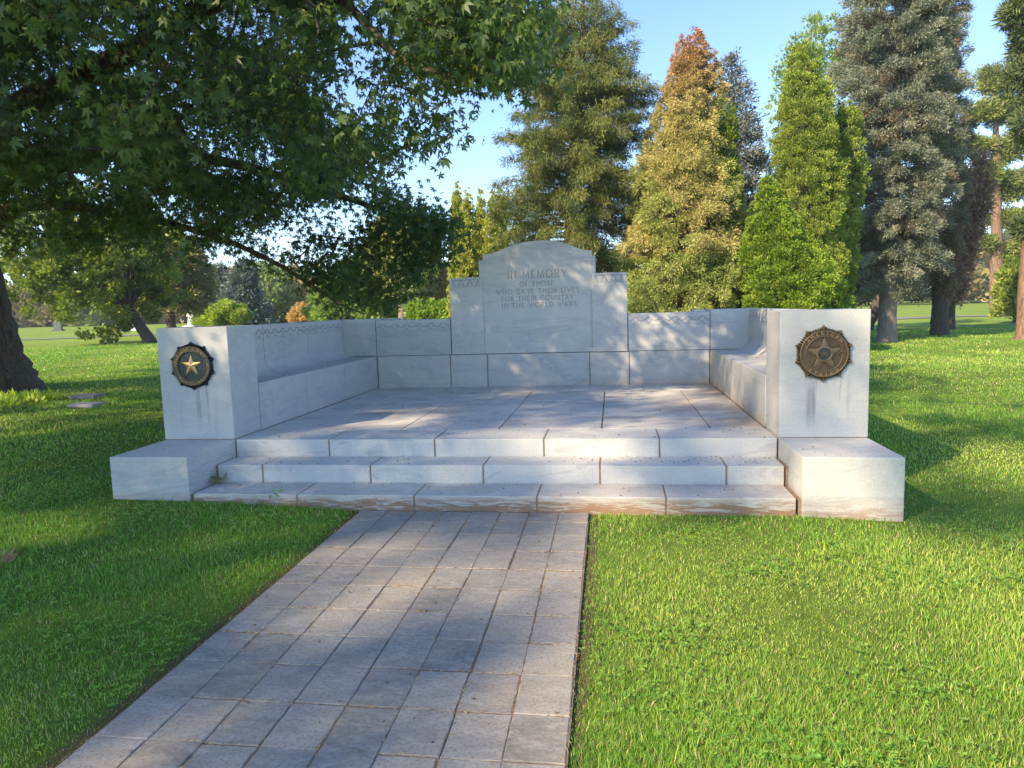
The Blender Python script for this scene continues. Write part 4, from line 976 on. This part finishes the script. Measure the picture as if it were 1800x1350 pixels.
# left background, seen under the maple
leafy_tree('broadleaf_tree', 'broad dark leafed tree with a leaning trunk, on the lawn left of the memorial', 37.5, 168, 455, 145, 112, 262, ((.045, .075, .014), (.15, .185, .04)), .27, BARK_DARK, nc=360, npc=100, cr_=.6, L=.22, W=.13, group=BG, depth=.9)
dense_tree('conifer_tree', 'olive conifer behind the leaning trunk, left of the statue', 52, [(395, 290, 306), (440, 262, 345), (500, 252, 358), (548, 258, 348)], 300, ((.10, .105, .035), (.22, .20, .075)), .3, BARK_DARK, nc=420, npc=60, cr_=.6, L=.35, W=.12, up=-.1, group=BG)
leafy_tree('round_shrub', 'round yellow green shrub just right of the white statue', 60, 394, 558, 38, 24, 394, ((.15, .20, .03), (.27, .33, .05)), .12, BARK_DARK, nc=130, npc=110, cr_=.55, L=.28, W=.14, cat='shrub', group=BG, depth=1)
spruce('spruce_tree', 'dark blue spruce behind the round shrub', 70, [(462, 428, 434), (490, 412, 448), (530, 396, 462), (572, 392, 470)], 432, ((.06, .085, .08), (.13, .16, .14)), .25, BARK_DARK, nb=240, ns=10, L=.5, W=.16, hang=.2, rise=.1, droop=-.3, group=BG)
spruce('spruce_tree', 'blue spruce half hidden between the shrub and the pale green tree', 82, [(470, 378, 386), (510, 362, 402), (560, 352, 412)], 382, ((.08, .11, .09), (.17, .20, .16)), .25, BARK_DARK, nb=200, ns=10, L=.5, W=.16, hang=.2, rise=.1, droop=-.3, group=BG)
leafy_tree('broadleaf_tree', 'pale grey green tree right of the dark blue spruce', 84, 472, 520, 32, 42, 474, ((.13, .17, .07), (.24, .28, .13)), .25, BARK_PALE, nc=150, npc=80, cr_=1.3, L=.5, W=.3, group=BG)
leafy_tree('broadleaf_tree', 'tan brown withered tree beyond the left bench', 88, 520, 535, 40, 38, 520, ((.25, .20, .09), (.42, .33, .16)), .25, BARK_PALE, nc=180, npc=80, cr_=1.2, L=.5, W=.3, group=BG)
leafy_tree('broadleaf_tree', 'orange brown low tree in front of the tan one, beyond the left bench', 80, 545, 560, 28, 20, 545, ((.26, .17, .07), (.42, .28, .12)), .2, BARK_PALE, nc=110, npc=80, cr_=.9, L=.42, W=.25, group=BG)
leafy_tree('broadleaf_tree', 'fresh green tree right of the tan tree, above the left corner pier', 74, 598, 538, 42, 42, 598, ((.11, .17, .03), (.22, .29, .06)), .25, BARK_PALE, nc=200, npc=80, cr_=1.2, L=.45, W=.28, group=BG)
leafy_tree('birch_tree', 'green birch with a thin white trunk above the left wing wall', 60, 662, 500, 44, 60, 664, ((.10, .15, .03), (.20, .27, .06)), .22, simple('white_bark', (.5, .5, .47), (.75, .74, .70), 3, .8), nc=220, npc=70, cr_=.9, L=.35, W=.22, group=BG)
leafy_tree('shrub', 'bright green bush just left of the tall tablet pilaster', 42, 757, 556, 42, 24, 757, ((.12, .18, .025), (.23, .32, .05)), .1, BARK_DARK, nc=150, npc=110, cr_=.45, L=.22, W=.13, cat='shrub', group=BG)
leafy_tree('broadleaf_tree', 'thin reddish brown tree behind the bright bush left of the tablet', 62, 772, 505, 26, 48, 772, ((.20, .13, .07), (.30, .24, .10)), .15, BARK_PALE, nc=60, npc=60, cr_=.8, L=.35, W=.2, group=BG)
leafy_tree('broadleaf_tree', 'yellow green wispy tree peeking out right of the maple crown', 58, 706, 445, 46, 62, 706, ((.17, .20, .06), (.32, .33, .13)), .25, BARK_PALE, nc=300, npc=70, cr_=.9, L=.36, W=.2, group=BG)
# far belt of woodland closing the lawn
def belt():
    P, Cc, rad = [], [], []
    pal = [((.07, .10, .035), (.15, .18, .06)), ((.10, .13, .05), (.20, .22, .09)), ((.06, .08, .05), (.12, .14, .09)), ((.16, .14, .06), (.26, .22, .10))]
    V, C_ = [], []
    x = -700
    while x < 2600:
        H = RNG.uniform(118, 150); h = RNG.uniform(6, 12)*(1.2 if x > 1250 else 1); w = RNG.uniform(3.0, 6)
        c = ah(x, 545, H); z0 = -.2
        n = 34; d = rdir(n)*(RNG.random(n)**.4)[:, None]; q = np.array([c[0], c[1], h*.5])+d*np.array([w, w, h*.52]); q[:, 2] = np.maximum(q[:, 2], .4)
        pc = pal[RNG.integers(0, 4)]; VF, col, _ = clumps(q, 1.9, 42, 1.05, .6, pc[0], pc[1], np.array([c[0], c[1], 0]), .1, cvar=.3)
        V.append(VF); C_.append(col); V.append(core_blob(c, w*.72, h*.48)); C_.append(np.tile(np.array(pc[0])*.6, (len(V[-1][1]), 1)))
        x += RNG.uniform(22, 42)
    o = npobj('far_woodland', *join(V), NEEDLE, col=np.concatenate(C_)); tag(o, 'belt of mixed woodland closing the far edge of the lawn', 'woodland', kind='stuff')
def core_blob(c, w, h):
    na, nz = 10, 6; a = np.arange(na)*2*math.pi/na; e = np.linspace(-1.2, 1.45, nz)
    V = np.zeros((nz, na, 3)); V[..., 0] = c[0]+np.cos(a)[None]*np.cos(e)[:, None]*w; V[..., 1] = c[1]+np.sin(a)[None]*np.cos(e)[:, None]*w; V[..., 2] = h+np.sin(e)[:, None]*h
    I = np.arange(nz-1)[:, None]*na; q = np.arange(na)[None]; q2 = (q+1) % na
    return V.reshape(-1, 3), np.stack([I+q, I+q2, I+na+q2, I+na+q], -1).reshape(-1, 4)
belt()

# ---------------------------------------------------------------- small things on the lawn
STONE_OLD = simple('weathered_granite', (.24, .21, .19), (.42, .38, .34), 14, .85)
WHITE_STONE = simple('white_stone', (.62, .61, .58), (.78, .77, .74), 5, .7)
def slab(name, label, px, py, w, d, h, mat, H=None, rz=0, cat='grave marker', group=None, ht=.02):
    c = onz_(px, py); t = bmesh.new(); add_block(t, -w/2, w/2, -d/2, d/2, -.1, h, .012)
    o = bmobj(name, t, mat); o.location = (c[0], c[1], c[2]+ht*0); o.rotation_euler = (0, 0, rz); tag(o, label, cat, group); return o
def onz_(px, py, it=6):
    d = cf + cr*(px-900)/FPX - cu*(py-675)/FPX; z = 0.
    for _ in range(it): t = (z-CAM[2])/d[2]; P = CAM+d*t; z = float(gz(P[0], P[1]))
    return np.array([P[0], P[1], z])
slab('grave_marker', 'flat brown grave marker in the grass, the farther of the pair by the maple trunk', 153, 699, 0.5, .34, .06, STONE_OLD, rz=.05, group='flat grave markers beside the maple')
slab('grave_marker', 'flat grey grave marker in the grass, the nearer of the pair by the maple trunk', 152, 714, 0.48, .30, .055, simple('grey_granite', (.30, .29, .30), (.46, .44, .44), 12, .7), rz=.03, group='flat grave markers beside the maple')
def headstone(label, px, py, w, h, d, mat, top=True, rz=0):
    c = onz_(px, py); bm = bmesh.new()
    poly = [(-w/2, -.2), (w/2, -.2), (w/2, h*.82)]+[(w/2*math.cos(a), h*.82+h*.18*math.sin(a)) for a in np.linspace(.2, math.pi-.2, 7)]+[(-w/2, h*.82)]
    add_prism(bm, poly, 'xz', -d/2, d/2); b2_ = empty('headstone', tuple(c), rz); tag(b2_, label, 'headstone', 'distant headstones')
    bmobj('tablet', bm, mat, b2_); bm = bmesh.new(); add_block(bm, -w*.65, w*.65, -d, d, -.2, .12, .01); bmobj('footing', bm, mat, b2_)
headstone('dark upright headstone under the far side of the broad dark tree', 103, 581, 1.0, 1.2, .3, simple('dark_granite', (.05, .06, .07), (.10, .11, .12), 6, .5))
headstone('small white headstone just left of the leaning trunk', 238, 581, .55, .8, .2, WHITE_STONE)
headstone('low white headstone far off under the branches left of the leaning trunk', 208, 580, .6, .5, .2, WHITE_STONE)
headstone('pale slim headstone standing left of the blue spruce trunk', 1543, 556, .7, 1.25, .25, WHITE_STONE)
# distant statue
def statue():
    c = onz_(337, 574.5, 8); H = 70.0; c = ah(337, 575, H); c[2] = float(gz(c[0], c[1])); z0 = ah(337, 576, H)[2]; hz = z0-c[2]
    t = empty('statue', tuple(c)); tag(t, 'white robed statue on a pedestal, far off beyond the left pillar', 'statue')
    bm = bmesh.new(); add_block(bm, -.62, .62, -.62, .62, -.1, max(.35, hz*.6), .03); add_block(bm, -.48, .48, -.48, .48, max(.35, hz*.6), hz+.25, .03); bmobj('pedestal', bm, WHITE_STONE, t)
    bm = bmesh.new(); g = hz+.25; prof = [(.0, 0), (.40, .0), (.36, .12), (.30, .45), (.27, .75), (.25, .92), (.29, 1.05), (.26, 1.18), (.10, 1.26), (.075, 1.32), (.11, 1.38), (.125, 1.46), (.09, 1.56), (0, 1.59)]
    n = 16; rings = [[bm.verts.new((r*math.cos(2*math.pi*k/n)*(1+.08*math.sin(5*k)), r*.75*math.sin(2*math.pi*k/n), g+z)) for k in range(n)] for r, z in prof]
    for A, B in zip(rings[:-1], rings[1:]):
        for k in range(n): bm.faces.new((A[k], A[(k+1) % n], B[(k+1) % n], B[k]))
    for s in (-1, 1):
        V, F, _, _ = tube([[s*.24, 0, g+1.12], [s*.34, -.12, g+.9], [s*.14, -.30, g+.88]], [.075, .065, .04], 8); vs = [bm.verts.new(v) for v in V]
        for f in F: bm.faces.new([vs[i] for i in f])
    bmobj('robed_figure', bm, WHITE_STONE, t, True)
statue()

# ---------------------------------------------------------------- fallen leaves, litter
def curl_leaf(name, label, P, size, col, rz, tilt=.3, yellow=False, group='fallen leaves', n=5):
    rr = np.random.default_rng(int(abs(P[0])*100)+3); a = rz
    D = np.array([[math.cos(a), math.sin(a), .1]]); N_ = np.array([[tilt*math.sin(a), tilt*math.cos(a), 1.]]); V, F = maple_leaves(np.zeros((1, 3)), unit(D), unit(N_), np.array([size]))
    V[:, 2] = np.abs(V[:, 2])*1.5+.006+.02*rr.random(len(V))
    o = npobj(name, V, F, LEAF, col=np.tile(np.array(col), (5, 1))); o.location = tuple(float(q) for q in P); tag(o, label, 'leaf', group); return o
curl_leaf('fallen_leaf', 'dry tan leaf lying on the bottom step against the left end block', (-2.40, -.47, .123), .16, (.24, .22, .12), 1.9, .6)
g_ = onz_(6, 992); curl_leaf('fallen_leaf', 'curled brown leaf on the grass at the left edge of the photo', (g_[0], g_[1], g_[2]+.025), .10, (.36, .22, .13), .4, .5)
g_ = onz_(15, 1000); curl_leaf('fallen_leaf', 'second brown leaf overlapping the first at the left edge of the photo', (g_[0], g_[1], g_[2]+.025), .09, (.30, .17, .10), 2.2, .8)
g_ = onz_(1440, 995); curl_leaf('fallen_leaf', 'yellow green leaf standing in the sunny grass in front of the right end block', (g_[0], g_[1], g_[2]+.05), .09, (.42, .46, .06), 1.2, 1.2)
g_ = onz_(480, 886); curl_leaf('fallen_leaf', 'pale green leaf at the foot of the bottom step, on the left grass', (g_[0], g_[1], g_[2]+.05), .12, (.22, .28, .08), .2, .4)
def litter():
    """seed husks, needles and crumbs on the steps, floor, blocks and paving"""
    P = []; 
    def on(n, x0, x1, y0, y1, z, edge=None):
        x = RNG.uniform(x0, x1, n); y = RNG.uniform(y0, y1, n) if edge is None else y1-(y1-y0)*RNG.random(n)**2.2*1
        P.append(np.stack([x, y, np.full(n, z)], 1))
    on(70, -2.4, 2.4, -.75, -.38, .1245); on(80, -2.4, 2.4, -.35, -.01, .281); on(60, -2.4, 2.4, .02, .5, ZF+.001); on(150, -2.4, 2.4, .5, 4.1, ZF+.0015)
    on(60, .6, 2.4, -.30, -.01, .281); on(12, 2.5, 3.15, -.74, -.05, ZF+.001); on(10, -3.15, -2.5, -.74, -.05, ZF+.001); on(26, -2.95, -2.5, .6, 4.1, ZS+.001); on(20, 2.5, 2.95, .6, 4.1, ZS+.001)
    on(70, PX0, PX1, -5.2, -.8, .003); P = np.concatenate(P); n = len(P); a = RNG.random(n)*6.283; D = np.stack([np.cos(a), np.sin(a), RNG.uniform(-.03, .10, n)], 1)
    V, F = kites(P+np.array([0, 0, .003]), unit(D), RNG.uniform(.008, .026, n), RNG.uniform(.005, .011, n), np.tile(np.array([[0, 0, 1.]]), (n, 1))+RNG.normal(size=(n, 3))*.6)
    col = col_mix((.03, .02, .015), (.13, .075, .04), RNG.random(n))
    # dry needles and soil crumbs caught in the paver joints
    cw = (PX1-PX0)/8; m = 5200; row = RNG.random(m) < .45; x = np.where(row, RNG.uniform(PX0, PX1, m), PX0+cw*RNG.integers(0, 9, m)+RNG.normal(size=m)*.006)
    rj = np.array(ROWS); y = np.where(row, rj[RNG.integers(0, len(rj)-4, m)]+RNG.normal(size=m)*.006, RNG.uniform(-6.2, -.8, m))
    dens = np.sin(x*9+y*2)+np.sin(y*4.7-x*3)+RNG.normal(size=m)*.5; k = (dens > -.2) & (y < -.79); x, y, row = x[k], y[k], row[k]; m = len(x)
    a = np.where(row, 0, math.pi/2)+RNG.normal(size=m)*.5; D = np.stack([np.cos(a), np.sin(a), RNG.uniform(0, .15, m)], 1)
    V2, F2 = kites(np.stack([x+.006*(-y-.78), y, np.full(m, -.003)+RNG.random(m)*.006], 1), unit(D), RNG.uniform(.01, .034, m), RNG.uniform(.003, .006, m), np.tile(np.array([[0, 0, 1.]]), (m, 1))+RNG.normal(size=(m, 3))*1.2)
    col2 = col_mix((.13, .075, .04), (.50, .34, .17), RNG.random(m))
    o = npobj('leaf_litter', *join([(V, F), (V2, F2)]), NEEDLE, col=np.concatenate([col, col2])); tag(o, 'tiny seed husks, dry needles and crumbs scattered on steps and paving', 'litter', kind='stuff')
litter()

# ---------------------------------------------------------------- grass
def clear_of_stone(x, y, m=.0, mp=0):
    a = (np.abs(x) < 3.19-m+.0) & (y > -.775+m) & (y < 4.9)
    b = (x > PX0+m+mp) & (x < xform_path(PX1, y)-m-mp) & (y < -.74)
    # the strip in front of the recessed bottom step stays grass
    return ~(a | b)
def patch(x, y): return np.sin(x*1.3+.7*np.sin(y*.9))*np.sin(y*1.1+.5*x) + .6*np.sin(x*3.1-y*1.7)*np.sin(y*2.7+x)
def grass():
    Vs, Fs, Cs = [], [], []; off_ = 0
    n = 860000; r = 1.15*np.exp(RNG.random(n)*math.log(42/1.15)); th = RNG.uniform(-R(50), R(50), n)+YAW
    x = CAM[0]-np.sin(th)*r; y = CAM[1]+np.cos(th)*r
    k = clear_of_stone(x, y, -.004, RNG.random(n)**3*.035); hid = (np.abs(x) < 3.1) & (y > 4.8) & (y < 9); k &= ~hid
    rd = (np.abs((np.stack([x, y], 1)-ROAD[0][:2]) @ ROAD[2][:2]) < 1.75); k &= ~rd
    gm = np.zeros(n, bool)
    for q in (onz_(153, 699), onz_(152, 714)): gm |= (np.abs(x-q[0]) < .26) & (y-q[1] > -.42) & (y-q[1] < .16)
    k &= ~gm; x, y, r = x[k], y[k], r[k]; n = len(x)
    pt = patch(x, y); dry = np.clip(patch(x*.6+5, y*.6)+.6*RNG.normal(size=n), -1, 2)
    # shorter, trodden turf along the path edge
    edge = np.clip(np.minimum(np.abs(x-PX0), np.abs(x-PX1))/.13, 0, 1); near_path = (y < -.7)
    hgt = (.033+.013*pt)*RNG.uniform(.3, 1.35, n)*np.where(near_path, .45+.55*edge, 1)*np.clip(1+.0*r, 1, 2)
    thin = near_path & (RNG.random(n) > .45+.55*edge**.7); hgt[thin] *= .5
    tall = RNG.random(n) < .018; hgt[tall] *= 1.7
    hgt *= np.clip(1+(r-12)/40, 1, 1.6)
    w = .0025*RNG.uniform(.7, 1.5, n)*np.clip(r/3.2, 1, 9)
    z = gz(x, y)-.004; a = RNG.random(n)*6.283; lean = RNG.uniform(.15, 1.0, n); la = RNG.random(n)*6.283+np.sin(x*2.2+y*1.3)*1.5
    d0 = np.stack([np.cos(la)*lean*.35, np.sin(la)*lean*.35, np.ones(n)], 1); d0 = unit(d0); d1 = unit(np.stack([np.cos(la)*lean, np.sin(la)*lean, np.full(n, .75)], 1)); s = np.stack([np.cos(a), np.sin(a), np.zeros(n)], 1)
    B = np.stack([x, y, z], 1); M1 = B+d0*(hgt*.55)[:, None]; T = M1+d1*(hgt*.6)[:, None]; w_ = w[:, None]
    V = np.stack([B-s*w_*.5, B+s*w_*.5, M1+s*w_*.45, T, M1-s*w_*.45], 1).reshape(-1, 3)
    i = np.arange(n, dtype=np.int32)[:, None]*5; F = [np.concatenate([i, i+1, i+2, i+4], 1), np.concatenate([i+4, i+2, i+3], 1)]
    sunny = np.clip((x-1)/2, 0, 1)*.25  # sunlit look of the right lawn put into the blade colour
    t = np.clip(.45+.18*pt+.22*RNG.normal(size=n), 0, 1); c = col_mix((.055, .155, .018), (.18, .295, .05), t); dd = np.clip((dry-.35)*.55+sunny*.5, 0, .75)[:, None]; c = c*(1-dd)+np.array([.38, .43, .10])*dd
    st = RNG.random(n) < .06+.06*np.clip(dry, 0, 1); c[st] = np.array([.42, .36, .20])*RNG.uniform(.6, 1.1, (st.sum(), 1)); c *= RNG.uniform(.8, 1.2, (n, 1))
    o = npobj('grass', V, F, GRASSM, col=np.concatenate([c, c])); tag(o, 'mown green lawn grass around the path and memorial', 'grass', kind='stuff')
grass()
def clover():
    m = 9000; cx = RNG.uniform(-7, 6, 110); cy = RNG.uniform(-5.2, -.9, 110); k = RNG.integers(0, 110, m); x = cx[k]+RNG.normal(size=m)*.16; y = cy[k]+RNG.normal(size=m)*.14
    ok = clear_of_stone(x, y, -.02); x, y = x[ok], y[ok]; m = len(x); z = gz(x, y)+RNG.uniform(.02, .05, m); a0 = RNG.random(m)*6.283; V, F = [], []
    parts = []
    for j in range(3):
        a = a0+j*2.094; D = np.stack([np.cos(a), np.sin(a), RNG.uniform(.0, .5, m)], 1); S_ = np.stack([-np.sin(a), np.cos(a), np.zeros(m)], 1)
        parts.append(kites(np.stack([x, y, z], 1), unit(D), RNG.uniform(.012, .022, m), RNG.uniform(.011, .018, m), S_, .1, .6))
    lab = col_mix((.10, .22, .03), (.22, .36, .06), RNG.random(m)); o = npobj('clover', *join(parts), LEAF, col=np.concatenate([lab]*3)); tag(o, 'clover and small broad leafed weeds growing in the lawn', 'clover', kind='stuff')
clover()
# bright weeds round the maple's foot
def weeds():
    c = np.array([TB[0]+1.0, TB[1]-1.6]); k = 34; p = np.stack([RNG.uniform(-11.2, -8.9, k), RNG.uniform(4.3, 5.6, k)], 1); P = np.concatenate([p, gz(p[:, 0], p[:, 1])[:, None]+.03], 1)
    VF, col, _ = clumps(P, .12, 16, .14, .05, (.18, .26, .03), (.36, .42, .07), None, .9, 0, flat=.7); o = npobj('weeds', *VF, LEAF, col=col); tag(o, 'tufts of bright yellow green weeds round the foot of the maple', 'weeds', kind='stuff')
weeds()

# ---------------------------------------------------------------- summer haze over the far trees
def haze():
    bm = bmesh.new(); bmesh.ops.create_cube(bm, size=1)
    for v in bm.verts: v.co = Vector((v.co.x*560, v.co.y*560+120, 14.5+v.co.z*33))
    m = bpy.data.materials.new('thin_haze'); m.use_nodes = True; n = m.node_tree.nodes; l = m.node_tree.links
    n.remove(n['Principled BSDF']); pv = n.new('ShaderNodeVolumePrincipled'); pv.inputs['Color'].default_value = (.86, .91, 1, 1); pv.inputs['Density'].default_value = .0006
    pv.inputs['Anisotropy'].default_value = .2; l.new(pv.outputs[0], n['Material Output'].inputs['Volume'])
    o = bmobj('haze', bm, m); tag(o, kind='stuff')
haze()
SC.cycles.volume_bounces = 0
